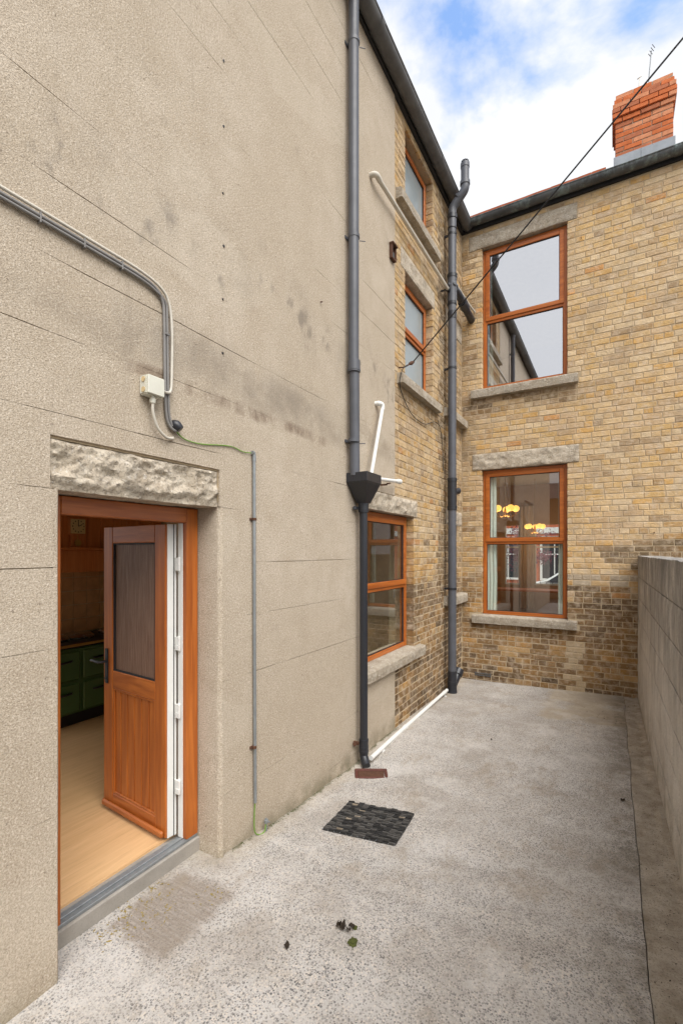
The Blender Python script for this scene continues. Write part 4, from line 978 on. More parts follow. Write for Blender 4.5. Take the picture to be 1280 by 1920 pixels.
# front room seen through the lower sash window, with the street beyond its own windows
M['dwall'] = m_plain('brown_wallpaper', (0.50, 0.335, 0.22, 1), 0.8, 0, 0.2, 5); M['carpet'] = m_plain('carpet', (0.28, 0.18, 0.11, 1), 0.95, 0, 0.4, 30, 0.2)
M['dceil'] = m_plain('room_ceiling', (0.60, 0.50, 0.38, 1), 0.8)
YF = 12.0
FW = [(-0.33, 0.02, 1.0, 2.45), (0.36, 1.02, 1.0, 2.45)]
room(-1.6, 3.2, YB + 0.32, YF, 0.35, 3.42, 'wen', M['carpet'], M['dwall'], M['dceil'], {'n': FW + [(-1.5, -0.75, 0.6, 3.2), (1.4, 3.1, 0.5, 3.3)]})  # openings outside FW are out of sight, the right one enlarged for more daylight
room(-1.6, 3.2, YB + 0.32, YF, 3.75, 6.6, 'wen', M['carpet'], M['dwall'], M['dceil'], {'n': [(0.2, 2.0, 4.4, 6.0)]})
for h in FW:
    fin('street_window', boxes([(h[0], h[0] + 0.03, YF + 0.005, YF + 0.05, h[2], h[3]), (h[1] - 0.03, h[1], YF + 0.005, YF + 0.05, h[2], h[3]), (h[0] + 0.03, h[1] - 0.03, YF + 0.006, YF + 0.05, h[2], h[2] + 0.04), (h[0] + 0.03, h[1] - 0.03, YF + 0.006, YF + 0.05, 1.90, 1.935)]), M['white'], label='white framed far window of the front room, %s of the pair seen through the lower sash' % ('narrow left one' if h[0] < 0 else 'wider right one'), cat='window', bevel=0.003)
def curtain(x0, x1, y, z0, z1, label, seed, mt, amp=0.007, wl_=0.05):
    bm = bmesh.new(); n = int((x1 - x0) / 0.006); gr = []
    zs = lsp(z0, z1, 12)
    for z in zs:
        row = []
        for i in range(n + 1):
            x = x0 + (x1 - x0) * i / n; t = (z - z0) / (z1 - z0)
            row.append(bm.verts.new((x + 0.012 * fb((x * 3, z * 0.6, seed), 1), y + amp * math.sin(2 * math.pi * x / wl_ + 2 * fb((x, z * 0.4, seed), 3)) * (1.1 - 0.4 * t), z)))
        gr.append(row)
    for a, b in zip(gr, gr[1:]):
        for i in range(n): bm.faces.new((a[i], a[i + 1], b[i + 1], b[i])).smooth = True
    r_ = bmesh.ops.extrude_face_region(bm, geom=bm.faces[:])
    for e in r_['geom']:
        if isinstance(e, bmesh.types.BMVert): e.co.y += 0.003
    return fin('curtain', bm, mt, label=label, cat='curtain', base=True)
M['drape'] = m_plain('pale_green_curtain', (0.86, 0.90, 0.80, 1), 0.9, 0, 0.12, 8); M['drape2'] = m_plain('beige_curtain', (0.58, 0.44, 0.31, 1), 0.9, 0, 0.2, 8)
curtain(0.315, 0.480, YB + 0.172, 0.90, 3.01, 'pale green curtain hanging at the left inside the lower sash window', 3, M['drape'])
curtain(1.325, 1.435, YB + 0.172, 0.90, 3.01, 'pale green curtain hanging at the right inside the lower sash window', 5, M['drape'])
curtain(0.315, 0.42, YB + 0.172, 4.26, 6.33, 'pale curtain hanging at the left inside the upper sash window', 7, M['drape'])
curtain(0.03, 0.36, YF - 0.10, 0.45, 2.9, 'beige curtain between the two far windows of the front room', 9, M['drape2'], 0.03, 0.09)
# lit chandeliers
M['globe'] = m_emit('lit_glass_globe', (1.0, 0.50, 0.10, 1), 0.62)
def chandelier(x, y, z, n, r, gr_, label):
    root = empty('chandelier', (x, y, z), label, 'chandelier')
    bm = bmesh.new(); tube(bm, [(x, y, z - 0.10), (x, y, z - 0.06), (x, y, z + 0.02), (x, y, z + 0.06), (x, y, 3.415)], [0.012, 0.035, 0.02, 0.008, 0.008], 12)
    fin('stem', bm, M['brass'], root)
    for i in range(n):
        a = 2 * math.pi * i / n + 0.4; ex, ey = x + r * math.cos(a), y + r * math.sin(a)
        fin('arm', tb(smooth_pts([(x, y, z - 0.05), (x + 0.5 * r * math.cos(a), y + 0.5 * r * math.sin(a), z - 0.11), (ex, ey, z - 0.05), (ex, ey, z - 0.01)], 4), 0.006, 8), M['brass'], root)
        bm = bmesh.new(); bmesh.ops.create_uvsphere(bm, u_segments=14, v_segments=10, radius=gr_)
        for f in bm.faces: f.smooth = True
        for v in bm.verts: v.co.z *= 0.92; v.co += Vector((ex, ey, z + 0.045))
        fin('globe', bm, M['globe'], root)
    ld = D.lights.new('chandelier_bulb', 'POINT'); ld.energy = 3.5; ld.color = (1.0, 0.66, 0.34); ld.shadow_soft_size = 0.15
    lo_ = D.objects.new('chandelier_bulb', ld); COL.objects.link(lo_); lo_.parent = root; lo_.location = (0, 0, -0.16)
chandelier(0.26, 9.0, 2.56, 5, 0.19, 0.066, 'lit brass chandelier with yellow globes, nearer one behind the lower sash window')
chandelier(0.50, 11.0, 2.32, 5, 0.17, 0.058, 'lit brass chandelier, farther and lower one beyond the lower sash window')
fin('dining_table', boxes([(-0.6, 1.9, 10.9, 11.5, 0.92, 0.96)] + [(a, a + 0.06, b, b + 0.06, 0.351, 0.919) for a in (-0.55, 1.79) for b in (10.95, 11.39)]), M['pine'], label='dark wooden sideboard table under the far windows of the front room', cat='table', bevel=0.004)
# the street
fin('street', bx(-60, 60, 15.6, 22.5, -0.49, -0.30), M['asphalt'], kind='structure')
fin('pavement', bx(-60, 60, 12.1, 15.595, -0.49, -0.18), M['strip'], kind='structure')
fin('pavement', bx(-60, 60, 22.505, 25.7, -0.49, -0.18), M['strip'], kind='structure')
M['rbrick'] = m_plain('orange_red_brick', (0.46, 0.13, 0.06, 1), 0.9, 0, 0.35, 30, 0.3); M['trim'] = m_plain('pale_trim', (0.70, 0.69, 0.65, 1), 0.6)
M['dglass'] = m_plain('dark_glass', (0.03, 0.035, 0.04, 1), 0.08, 0, 0.1, 3, 0, 0.6)
op = empty('terraced_house', (-1, 25.8, -0.2), 'orange red brick house across the street seen through the front room', 'house')
fin('wall', bx(-14, 12, 25.75, 31, -0.4, 7.0), M['rbrick'], op)
for x0 in (-9.6, -6.2, -3.4, -1.15, 2.2, 5.4):
    for z0, z1 in ((0.45, 2.5), (3.9, 5.6)):
        w = fin('window', boxes([(x0 - 0.10, x0, 25.68, 25.749, z0 - 0.1, z1 + 0.1), (x0 + 1.15, x0 + 1.25, 25.68, 25.749, z0 - 0.1, z1 + 0.1), (x0, x0 + 1.15, 25.68, 25.749, z1, z1 + 0.1), (x0, x0 + 1.15, 25.66, 25.749, z0 - 0.1, z0), (x0 + 0.55, x0 + 0.60, 25.69, 25.749, z0, z1), (x0, x0 + 1.15, 25.69, 25.7489, z0 + 1.2, z0 + 1.26)]), M['trim'], op)
        fin('pane', bx(x0, x0 + 1.15, 25.72, 25.7485, z0, z1), M['dglass'], w)
fin('string_course', bx(-14, 12, 25.69, 25.7495, 2.75, 3.05), M['trim'], op)
bm = bmesh.new(); v = [bm.verts.new(p) for p in ((-14.2, 25.5, 7.0), (12.2, 25.5, 7.0), (12.2, 28.4, 9.2), (-14.2, 28.4, 9.2), (-14.2, 31.2, 7.0), (12.2, 31.2, 7.0))]
bm.faces.new((v[0], v[1], v[2], v[3])); bm.faces.new((v[3], v[2], v[5], v[4])); bm.faces.new((v[0], v[3], v[4])); bm.faces.new((v[1], v[5], v[2])); bm.faces.new((v[0], v[4], v[5], v[1]))
fin('roof', bm, M['slate'], op)
# parked car
def car(x, y, z):
    root = empty('parked_car', (x, y, z), 'white hatchback car parked in the street beyond the front room windows', 'car')
    prof = [(-2.05, 0.35), (-2.08, 0.62), (-1.95, 0.86), (-1.15, 0.98), (-0.55, 1.40), (0.55, 1.47), (1.35, 1.36), (1.95, 0.98), (2.06, 0.85), (2.06, 0.38), (1.7, 0.26), (-1.8, 0.26)]
    def ext(pr, w0, w1, inset):
        bm = bmesh.new(); a = [bm.verts.new((x + px, y - w0 + (inset if pz > 1.0 else 0), z + pz)) for px, pz in pr]; b = [bm.verts.new((x + px, y + w1 - (inset if pz > 1.0 else 0), z + pz)) for px, pz in pr]
        bm.faces.new(a); bm.faces.new(b[::-1])
        for i in range(len(a)): bm.faces.new((a[i], a[(i + 1) % len(a)], b[(i + 1) % len(a)], b[i]))
        return bm
    fin('body', ext(prof, 0.86, 0.86, 0.14), M['white'], root, bevel=0.04, seg=2)
    for pr in ([(-1.0, 1.01), (-0.50, 1.36), (-0.02, 1.41), (-0.02, 1.0)], [(0.05, 1.0), (0.05, 1.41), (0.55, 1.42), (1.2, 1.33), (1.35, 1.0)]):
        for s in (-1, 1):
            bm = bmesh.new(); yy = lambda pz: y + s * (0.865 - 0.14 * (pz - 0.98) / 0.2 if pz < 1.18 else 0.727)
            f = [bm.verts.new((x + px, yy(pz) if pz > 1.1 else y + s * 0.86, z + pz)) for px, pz in pr]; b2 = [bm.verts.new(q.co + Vector((0, s * 0.012, 0))) for q in f]
            bm.faces.new(f); bm.faces.new(b2[::-1])
            for i in range(len(f)): bm.faces.new((f[i], f[(i + 1) % len(f)], b2[(i + 1) % len(f)], b2[i]))
            fin('window', bm, M['dglass'], root)
    bm = bmesh.new(); f = [(-1.14, 0.76, 1.0), (-1.14, -0.76, 1.0), (-0.57, -0.66, 1.39), (-0.57, 0.66, 1.39)]
    a = [bm.verts.new((x + q[0] - 0.012, y + q[1], z + q[2] + 0.012)) for q in f]; b = [bm.verts.new((x + q[0] + 0.02, y + q[1], z + q[2] - 0.02)) for q in f]
    bm.faces.new(a); bm.faces.new(b[::-1])
    for i in range(4): bm.faces.new((a[i], a[(i + 1) % 4], b[(i + 1) % 4], b[i]))
    fin('windscreen', bm, M['dglass'], root)
    for wx in (-1.3, 1.3):
        for s in (-1, 1):
            w = fin('wheel', tb([(x + wx, y + s * 0.70, z + 0.31), (x + wx, y + s * 0.72, z + 0.31), (x + wx, y + s * 0.86, z + 0.31), (x + wx, y + s * 0.88, z + 0.31)], [0.28, 0.31, 0.31, 0.28], 24), M['rubber'], root)
            fin('rim', tb([(x + wx, y + s * 0.872, z + 0.31), (x + wx, y + s * 0.89, z + 0.31)], [0.2, 0.18], 18), M['chrome'], w)
    for s in (-0.62, 0.62): fin('headlight', bx(x - 2.10, x - 1.98, y + s - 0.14, y + s + 0.14, z + 0.62, z + 0.76), M['chrome'], root, bevel=0.02)
car(0.9, 19.0, -0.30)
# purple tree
def tree(x, y, z, h, r, label):
    root = empty('purple_tree', (x, y, z), label, 'tree'); rr = random.Random(5)
    bm = bmesh.new(); tube(bm, [(x, y, z), (x + 0.03, y, z + h * 0.3), (x, y, z + h * 0.6)], [0.07, 0.055, 0.03], 8)
    for i in range(6):
        a = i * 1.1; tube(bm, [(x, y, z + h * (0.35 + 0.04 * i)), (x + 0.6 * r * math.cos(a), y + 0.6 * r * math.sin(a), z + h * (0.6 + 0.05 * i))], [0.025, 0.008], 6)
    fin('trunk', bm, M['rust'], root)
    vs, fs = [], []
    cl = [Vector((rr.gauss(0, 0.45) * r, rr.gauss(0, 0.45) * r, h * 0.68 + rr.gauss(0, 0.16) * h)) for _ in range(26)]
    for i in range(2600):
        c = rr.choice(cl) + Vector((rr.gauss(0, 0.16), rr.gauss(0, 0.16), rr.gauss(0, 0.13))) * r * 1.2
        d = Vector((rr.gauss(0, 1), rr.gauss(0, 1), rr.gauss(0, 1))).normalized(); e = d.orthogonal().normalized(); s = rr.uniform(0.03, 0.06)
        p = Vector((x, y, z)) + c; n = len(vs); vs += [p - d * s, p + e * s * 0.5, p + d * s, p - e * s * 0.5]; fs.append((n, n + 1, n + 2, n + 3))
    bm = bmesh.new(); q = [bm.verts.new(v) for v in vs]
    for f in fs: bm.faces.new([q[i] for i in f])
    fin('crown', bm, m_plain('purple_leaf', (0.13, 0.022, 0.040, 1), 0.6, 0, 0.4, 8), root, recalc=False)
tree(-1.75, 20.2 + 3.2, -0.2, 3.0, 1.0, 'dark purple leaved small tree across the street beyond the front room')
rl = empty('street_railing', (0, 14.2, -0.18), 'dark iron street railing seen beyond the front room windows', 'railing')
fin('rail', tb([(-5, 14.2, 0.86), (5, 14.2, 0.86)], 0.012, 8), M['blackw'], rl)
bar = None
for i in range(64):
    x = -4.9 + i * 0.155
    if bar is None: bar = fin('bar', tb([(x, 14.2, -0.18), (x, 14.2, 0.93), (x, 14.2, 0.98)], [0.008, 0.008, 0.002], 8), M['blackw'], rl)
    else: place('bar', bar.data, (x, 14.2, (-0.18 + 0.98) / 2), rl)

# building behind the camera, reflected in the windows
rb = empty('rear_building', (1, -11, -0.45), 'low dark brick building at the far end of the yard, seen only in window reflections', 'building')
M['dbrick'] = m_plain('brown_brick', (0.17, 0.105, 0.07, 1), 0.9, 0, 0.4, 20, 0.4)
fin('wall', bx(-5, 9, -15.5, -10.5, -0.45, 4.4), M['dbrick'], rb)
bm = bmesh.new(); v = [bm.verts.new(p) for p in ((-5.2, -10.3, 4.4), (9.2, -10.3, 4.4), (9.2, -13, 5.5), (-5.2, -13, 5.5), (-5.2, -15.7, 4.4), (9.2, -15.7, 4.4))]
bm.faces.new((v[0], v[1], v[2], v[3])); bm.faces.new((v[3], v[2], v[5], v[4])); bm.faces.new((v[0], v[3], v[4])); bm.faces.new((v[1], v[5], v[2])); bm.faces.new((v[0], v[4], v[5], v[1]))
fin('roof', bm, M['slate'], rb)
for x0 in (-3.0, 0.2, 3.6, 6.4):
    w = fin('window', boxes([(x0, x0 + 0.08, -10.499, -10.44, 1.2, 2.6), (x0 + 1.1, x0 + 1.18, -10.499, -10.44, 1.2, 2.6), (x0 + 0.08, x0 + 1.1, -10.499, -10.45, 2.52, 2.6), (x0 + 0.08, x0 + 1.1, -10.499, -10.45, 1.2, 1.28)]), M['white'], rb)
    fin('pane', bx(x0 + 0.08, x0 + 1.1, -10.498, -10.48, 1.28, 2.52), M['dglass'], w)

# ------------------------------------------------------------------ rainwater pipes
def bracket(bm, x, y, z, r):
    collar(bm, (x, y, z), (0, 0, 1), r + 0.006, 0.03)
    box(bm, -0.002, x - r + 0.004, y - 0.012, y + 0.012, z - 0.010, z + 0.010)
    for s in (-1, 1): box(bm, 0.002, 0.008, y + s * 0.03 - 0.014, y + s * 0.03 + 0.014, z - 0.012, z + 0.012)
dp = empty('downpipe', (0.07, 3.52, 2.5), 'grey downpipe from the eaves of the rendered wing to the black hopper', 'downpipe')
fin('pipe', tb([(0.068, 3.512, 3.36), (0.068, 3.512, 4.9), (0.068, 3.512, 6.56), (0.085, 3.512, 6.62)], 0.045, 20), M['grey_pvc'], dp)
fin('lower_pipe', tb([(0.068, 3.532, 2.46), (0.068, 3.522, 3.40)], 0.044, 20), M['grey_pvc'], dp)
bm = bmesh.new(); collar(bm, (0.068, 3.517, 3.40), (0, 0, 1), 0.054, 0.10, lip=0.008); collar(bm, (0.068, 3.517, 3.37), (0, 0, 1), 0.057, 0.016); fin('socket', bm, M['grey_pvc'], dp)
for z in (4.52, 2.76, 6.2):
    bm = bmesh.new(); bracket(bm, 0.068, 3.515, z, 0.045); tube(bm, [(0.10, 3.56, z - 0.02), (0.135, 3.60, z - 0.015)], 0.004, 6); fin('bracket', bm, M['grey_pvc'], dp)
hp = empty('rainwater_hopper', (0.1, 3.62, 2.2), 'black rainwater hopper head between grey downpipe and lower black pipe', 'hopper')
bm = bmesh.new()
def ring4(y0, y1, x0, x1, z): return [bm.verts.new(p) for p in ((x0, y0, z), (x1, y0, z), (x1, y1, z), (x0, y1, z))]
lv = [ring4(3.64, 3.73, 0.03, 0.12, 2.235), ring4(3.505, 3.765, 0.004, 0.200, 2.395), ring4(3.505, 3.765, 0.004, 0.200, 2.400), ring4(3.495, 3.775, 0.003, 0.206, 2.405), ring4(3.495, 3.775, 0.003, 0.206, 2.485), ring4(3.507, 3.763, 0.012, 0.196, 2.485), ring4(3.512, 3.758, 0.016, 0.190, 2.42)]
for a, b in zip(lv, lv[1:]):
    for k in range(4): bm.faces.new((a[k], a[(k + 1) % 4], b[(k + 1) % 4], b[k]))
bm.faces.new(lv[0]); bm.faces.new(lv[-1])
fin('bowl', bm, M['black_pvc'], hp, bevel=0.003)
bm = bmesh.new(); collar(bm, (0.073, 3.685, 2.195), (0, 0, 1), 0.046, 0.085, lip=0.006); collar(bm, (0.073, 3.685, 2.225), (0, 0, 1), 0.049, 0.014); collar(bm, (0.073, 3.685, 2.175), (0, 0, 1), 0.049, 0.014); fin('outlet', bm, M['black_pvc'], hp)
lp = empty('downpipe', (0.073, 3.685, -0.1), 'thin black downpipe from hopper to gully beside ground floor window', 'downpipe')
fin('pipe', tb([(0.073, 3.685, 2.16), (0.073, 3.688, 1.0), (0.073, 3.69, 0.04)], 0.036, 18), M['black_pvc'], lp)
bm = bmesh.new()
for z in (0.115, 0.055, 0.02): collar(bm, (0.073, 3.69, z), (0, 0, 1), 0.043, 0.022)
collar(bm, (0.073, 3.69, 0.07), (0, 0, 1), 0.041, 0.12); fin('socket', bm, M['black_pvc'], lp)
fin('shoe', tb(smooth_pts([(0.073, 3.69, 0.02), (0.075, 3.688, -0.025), (0.10, 3.665, -0.062), (0.125, 3.64, -0.085)], 4), 0.038, 16), M['black_pvc'], lp)
for z, mm in ((2.19, 'black_pvc'), (0.10, 'rust')):
    bm = bmesh.new(); box(bm, 0.0, 0.05, 3.625, 3.65, z - 0.012, z + 0.012); tube(bm, [(0.02, 3.61, z), (0.03, 3.60, z)], 0.016, 10); fin('bracket', bm, M[mm], lp)
# gully kerb at its foot
gz = yard_z(0.2, 3.55) - 0.004
gl = empty('drain_gully', (0.21, 3.54, gz), 'red clay drain gully under the black downpipe', 'drain')
ang = math.radians(30)
def gb(u0, u1, v0, v1, z0, z1):
    bm = bx(u0, u1, v0, v1, z0, z1)
    for v in bm.verts:
        x, y = v.co.x, v.co.y; v.co.x = 0.215 + x * math.cos(ang) - y * math.sin(ang); v.co.y = 3.555 + x * math.sin(ang) + y * math.cos(ang); v.co.z += gz
    return bm
ang = math.radians(28)
ang = math.radians(30)
fin('back_tile', gb(-0.14, 0.14, 0.055, 0.085, -0.06, 0.026), M['gully'], gl, bevel=0.006)
fin('side_tile', gb(-0.14, -0.112, -0.075, 0.0545, -0.06, 0.023), M['gully'], gl, bevel=0.006)
fin('side_tile', gb(0.112, 0.14, -0.075, 0.0545, -0.06, 0.023), M['gully'], gl, bevel=0.006)
fin('front_tile', gb(-0.1115, 0.1115, -0.075, -0.050, -0.06, 0.021), M['gully'], gl, bevel=0.005)
fin('grate', gb(-0.1115, 0.1115, -0.0495, 0.0545, -0.06, 0.016), M['rust'], gl, bevel=0.003)
# white overflow and waste pipes
op1 = empty('overflow_pipe', (0.05, 4.1, 2.5), 'white overflow pipe slanting down from rendered wall into the hopper', 'pipe')
fin('pipe', tb([(0.055, 4.115, 3.20), (0.09, 3.79, 2.47)], 0.0175, 14), M['white'], op1)
bm = bmesh.new(); tube(bm, smooth_pts([(-0.01, 4.07, 3.245), (0.035, 4.085, 3.245), (0.055, 4.115, 3.235), (0.055, 4.117, 3.19)], 4), 0.021, 14); collar(bm, (0.03, 4.083, 3.245), (1, 0.3, 0), 0.025, 0.02); fin('elbow', bm, M['white'], op1)
op2 = empty('overflow_pipe', (0.06, 4.2, 2.5), 'short white overflow pipe lying nearly level beside the black hopper', 'pipe')
fin('pipe', tb([(0.085, 3.77, 2.475), (0.085, 4.40, 2.525)], 0.0175, 14), M['white'], op2)
bm = bmesh.new(); collar(bm, (0.085, 4.44, 2.528), (0, 1, 0.08), 0.023, 0.085, lip=0.003); collar(bm, (0.085, 4.475, 2.53), (0, 1, 0.08), 0.026, 0.02); fin('end_cap', bm, M['white'], op2)
bm = boxes([(-0.002, 0.07, 4.19, 4.205, 2.46, 2.475), (0.066, 0.104, 4.185, 4.21, 2.472, 2.482)]); fin('bracket', bm, M['rust'], op2)
op3 = empty('waste_pipe', (0.07, 5, 5.3), 'long white waste pipe crossing high on the wing wall to the soil stack', 'pipe')
fin('pipe', tb([(0.060, 4.02, 5.372), (0.062, 5.1, 5.365), (0.072, 6.15, 5.345)], 0.0215, 14), M['wcable'], op3)
bm = bmesh.new(); tube(bm, smooth_pts([(-0.01, 3.96, 5.385), (0.035, 3.965, 5.388), (0.058, 3.985, 5.382), (0.06, 4.05, 5.372)], 4), 0.026, 14); fin('elbow', bm, M['wcable'], op3)
bm = bmesh.new(); collar(bm, (0.072, 6.145, 5.345), (0, 1, 0), 0.030, 0.05); box(bm, -0.004, 0.06, 6.06, 6.08, 5.30, 5.315); fin('bracket', bm, M['black_pvc'], op3)
bm = bmesh.new()
zA, zB = yard_z(0.15, 3.8) + 0.06, yard_z(0.1, 6.1) + 0.045
op4 = empty('waste_pipe', (0.1, 4.9, zB), 'white waste pipe lying along the foot of the wall to the gully', 'pipe')
fin('pipe', tb([(0.13, 3.72, -0.045), (0.085, 4.4, zB - 0.005), (0.075, 5.2, zB), (0.07, 6.10, zB + 0.01)], 0.021, 14), M['white'], op4)
for yy in (3.98, 4.62, 5.98):
    xx = 0.114 if yy < 4.2 else 0.083 if yy < 5 else 0.071
    bm = bmesh.new(); collar(bm, (xx, yy, zB + (0.006 if yy > 5 else -0.022 if yy < 4.2 else -0.004)), (0, 1, 0), 0.026, 0.05); box(bm, xx - 0.004, xx + 0.03, yy - 0.01, yy + 0.01, zB - 0.05, zB - 0.03); fin('clip', bm, M['white'], op4)
# soil stack
SX, SY = 0.105, 6.22
sz = yard_z(SX, SY)
ss = empty('soil_stack', (SX, SY, sz), 'tall grey soil vent stack in the corner rising past the gutter', 'soil pipe')
fin('pipe', tb([(SX, SY, sz - 0.02), (SX, SY, 2.75), (SX, SY, 5.1), (SX, SY, 6.36)], 0.055, 22), M['grey_pvc'], ss)
fin('offset', tb(smooth_pts([(SX, SY, 6.34), (SX, SY, 6.44), (SX + 0.03, SY, 6.51), (0.25, SY, 6.63), (0.28, SY, 6.69), (0.28, SY, 6.76)], 5), 0.056, 20), M['grey_pvc'], ss)
fin('vent_pipe', tb([(0.28, SY, 6.74), (0.28, SY, 7.00)], 0.054, 20), M['grey_pvc'], ss)
for z, h, rr_ in ((6.36, 0.06, 0.064), (5.55, 0.05, 0.068), (5.18, 0.04, 0.064), (5.02, 0.10, 0.061), (2.78, 0.05, 0.065), (2.40, 0.06, 0.065), (0.02, 0.05, 0.066), (-0.05, 0.06, 0.063), (6.20, 0.018, 0.062)):
    bm = bmesh.new(); collar(bm, (SX, SY, z), (0, 0, 1), rr_, h); fin('socket', bm, M['black_pvc'], ss)
for c, d, rr_, h in (((0.28, SY, 6.75), (0, 0, 1), 0.066, 0.05), ((0.195, SY, 6.59), (0.17, 0, 0.13), 0.064, 0.03), ((0.28, SY, 6.985), (0, 0, 1), 0.059, 0.06)):
    bm = bmesh.new(); collar(bm, c, d, rr_, h); fin('socket', bm, M['grey_pvc'], ss)
bm = bmesh.new()
for i in range(10):
    a = i * math.pi / 5; tube(bm, [(0.28 + 0.05 * math.cos(a), SY + 0.05 * math.sin(a), 7.0), (0.28 + 0.046 * math.cos(a), SY + 0.046 * math.sin(a), 7.045)], 0.005, 5)
tube(bm, [(0.28, SY, 7.04), (0.28, SY, 7.055)], [0.05, 0.03], 14); fin('cage', bm, M['grey_pvc'], ss)
bm = bmesh.new(); tube(bm, [(SX, SY, 5.54), (SX, SY, 5.20)], 0.062, 22)
for a in (-2.1, -0.7, 0.5): tube(bm, [(SX + 0.05 * math.cos(a), SY + 0.05 * math.sin(a), 5.42), (SX + 0.075 * math.cos(a), SY + 0.075 * math.sin(a), 5.42), (SX + 0.078 * math.cos(a), SY + 0.078 * math.sin(a), 5.42)], [0.026, 0.026, 0.018], 14)
fin('boss_fitting', bm, M['grey_pvc'], ss)
bm = bmesh.new(); tube(bm, smooth_pts([(SX + 0.01, SY + 0.03, 5.40), (SX + 0.03, SY + 0.14, 5.39), (SX + 0.04, SY + 0.34, 5.36), (SX + 0.04, SY + 0.60, 5.33), (SX + 0.04, YB + 0.02, 5.31)], 4), 0.052, 18); collar(bm, (SX + 0.04, SY + 0.42, 5.35), (0, 1, -0.1), 0.066, 0.16)
fin('branch', bm, M['black_pvc'], ss)
bm = bmesh.new(); tube(bm, [(SX, SY, 2.42), (SX, SY, 2.76)], 0.060, 20); tube(bm, [(SX + 0.02, SY + 0.03, 2.62), (SX + 0.055, SY + 0.11, 2.64), (SX + 0.06, SY + 0.12, 2.64)], [0.04, 0.045, 0.03], 16); fin('access_fitting', bm, M['black_pvc'], ss)
bm = bmesh.new(); tube(bm, smooth_pts([(SX, SY, sz + 0.09), (SX + 0.02, SY + 0.07, sz + 0.16), (SX + 0.04, SY + 0.16, sz + 0.27)], 4), [0.055] * 8 + [0.057], 18); collar(bm, (SX + 0.036, SY + 0.14, sz + 0.245), (0.12, 0.6, 0.7), 0.070, 0.06); collar(bm, (SX + 0.043, SY + 0.165, sz + 0.275), (0.12, 0.6, 0.7), 0.066, 0.03)
fin('lower_branch', bm, M['black_pvc'], ss)
fin('foot', tb([(SX, SY, sz - 0.02), (SX, SY, sz + 0.03), (SX, SY, sz + 0.06), (SX, SY, sz + 0.30)], [0.066, 0.066, 0.060, 0.058], 20), M['black_pvc'], ss)
for z in (6.12, 4.3, 1.3): bm = bmesh.new(); collar(bm, (SX, SY, z), (0, 0, 1), 0.060, 0.03); box(bm, -0.004, 0.06, SY - 0.012, SY + 0.012, z - 0.012, z + 0.012); fin('bracket', bm, M['black_pvc'], ss)
bm = bmesh.new(); tube(bm, smooth_pts([(0.10, 6.50, 5.55), (0.13, 6.75, 5.50), (0.17, 6.92, 5.44), (0.20, 7.05, 5.41)], 5), 0.014, 10)
fin('overflow_pipe', bm, M['wcable'], label='short pale bent pipe between soil stack and upper sash window', cat='pipe')
# small black flap vent
vc = empty('flap_vent', (0.02, 4.45, 4.85), 'small dark square flap vent high on the rendered wall edge', 'vent')
fin('frame', boxes([(0.0, 0.035, 4.395, 4.412, 4.84, 5.0), (0.0, 0.035, 4.488, 4.505, 4.84, 5.0), (0.0, 0.034, 4.412, 4.488, 4.84, 4.856), (0.0, 0.05, 4.39, 4.51, 4.985, 5.002)]), M['rust'], vc, bevel=0.002)
fin('flap', bx(0.0, 0.018, 4.4125, 4.4875, 4.8565, 4.93), M['iron'], vc)

# ------------------------------------------------------------------ cables, conduit, junction box
def offs(pts, dy, dz): return [(p[0], p[1] + dy, p[2] + dz) for p in pts]
run = [(0.014, 0.2, 3.145), (0.014, 0.87, 3.150), (0.014, 1.243, 3.150), (0.014, 1.45, 3.146), (0.014, 1.545, 3.128), (0.014, 1.588, 3.08), (0.014, 1.598, 3.0), (0.014, 1.603, 2.7), (0.014, 1.61, 2.52), (0.016, 1.63, 2.455), (0.02, 1.665, 2.435), (0.02, 1.685, 2.46)]
cab = fin('grey_cable', tb(smooth_pts(run, 5), 0.0075, 10), M['cable'], label='grey twin cable clipped along the render and down to the door lintel', cat='cable')
fin('cable_core', tb(smooth_pts([(0.016, p[1] + (0.0165 if i > 4 else 0.004), p[2] + (0.0 if i > 4 else -0.0165)) for i, p in enumerate(run[:-2])], 5), 0.0065, 10), M['cable'], cab)
for p in ((0.014, 1.0, 3.15), (0.014, 1.18, 3.15), (0.014, 1.36, 3.149), (0.014, 1.6, 2.92), (0.014, 1.604, 2.62)):
    fin('clip', bx(0.0, 0.0255, p[1] - 0.003, p[1] + (0.003 if p[2] > 3.1 else 0.027), p[2] - (0.03 if p[2] > 3.1 else 0.005), p[2] + (0.013 if p[2] > 3.1 else 0.005)), M['cable'], cab, bevel=0.002)
wr = [(0.016, 0.2, 3.17), (0.016, 0.87, 3.172), (0.016, 1.243, 3.172), (0.016, 1.46, 3.168), (0.016, 1.575, 3.143), (0.018, 1.625, 3.085), (0.02, 1.642, 2.95), (0.02, 1.640, 2.72), (0.022, 1.632, 2.635), (0.03, 1.60, 2.615), (0.035, 1.57, 2.617)]
fin('white_cable', tb(smooth_pts(wr, 6), 0.007, 10), M['wcable'], label='white cable running beside the grey one into the junction box', cat='cable')
fin('white_cable', tb(smooth_pts([(0.038, 1.512, 2.535), (0.036, 1.514, 2.49), (0.030, 1.545, 2.425), (0.022, 1.60, 2.39), (0.012, 1.648, 2.392), (0.004, 1.66, 2.40)], 6), 0.0075, 10), M['wcable'], label='short white cable looping from under the junction box into the wall', cat='cable')
jb = empty('junction_box', (0.03, 1.51, 2.55), 'cream plastic junction box on the render above the door', 'junction box')
fin('box', bx(0.001, 0.058, 1.462, 1.560, 2.568, 2.662), M['cream'], jb, bevel=0.006, seg=2)
fin('cover', bx(0.0585, 0.068, 1.464, 1.558, 2.570, 2.660), M['cream'], jb, bevel=0.003)
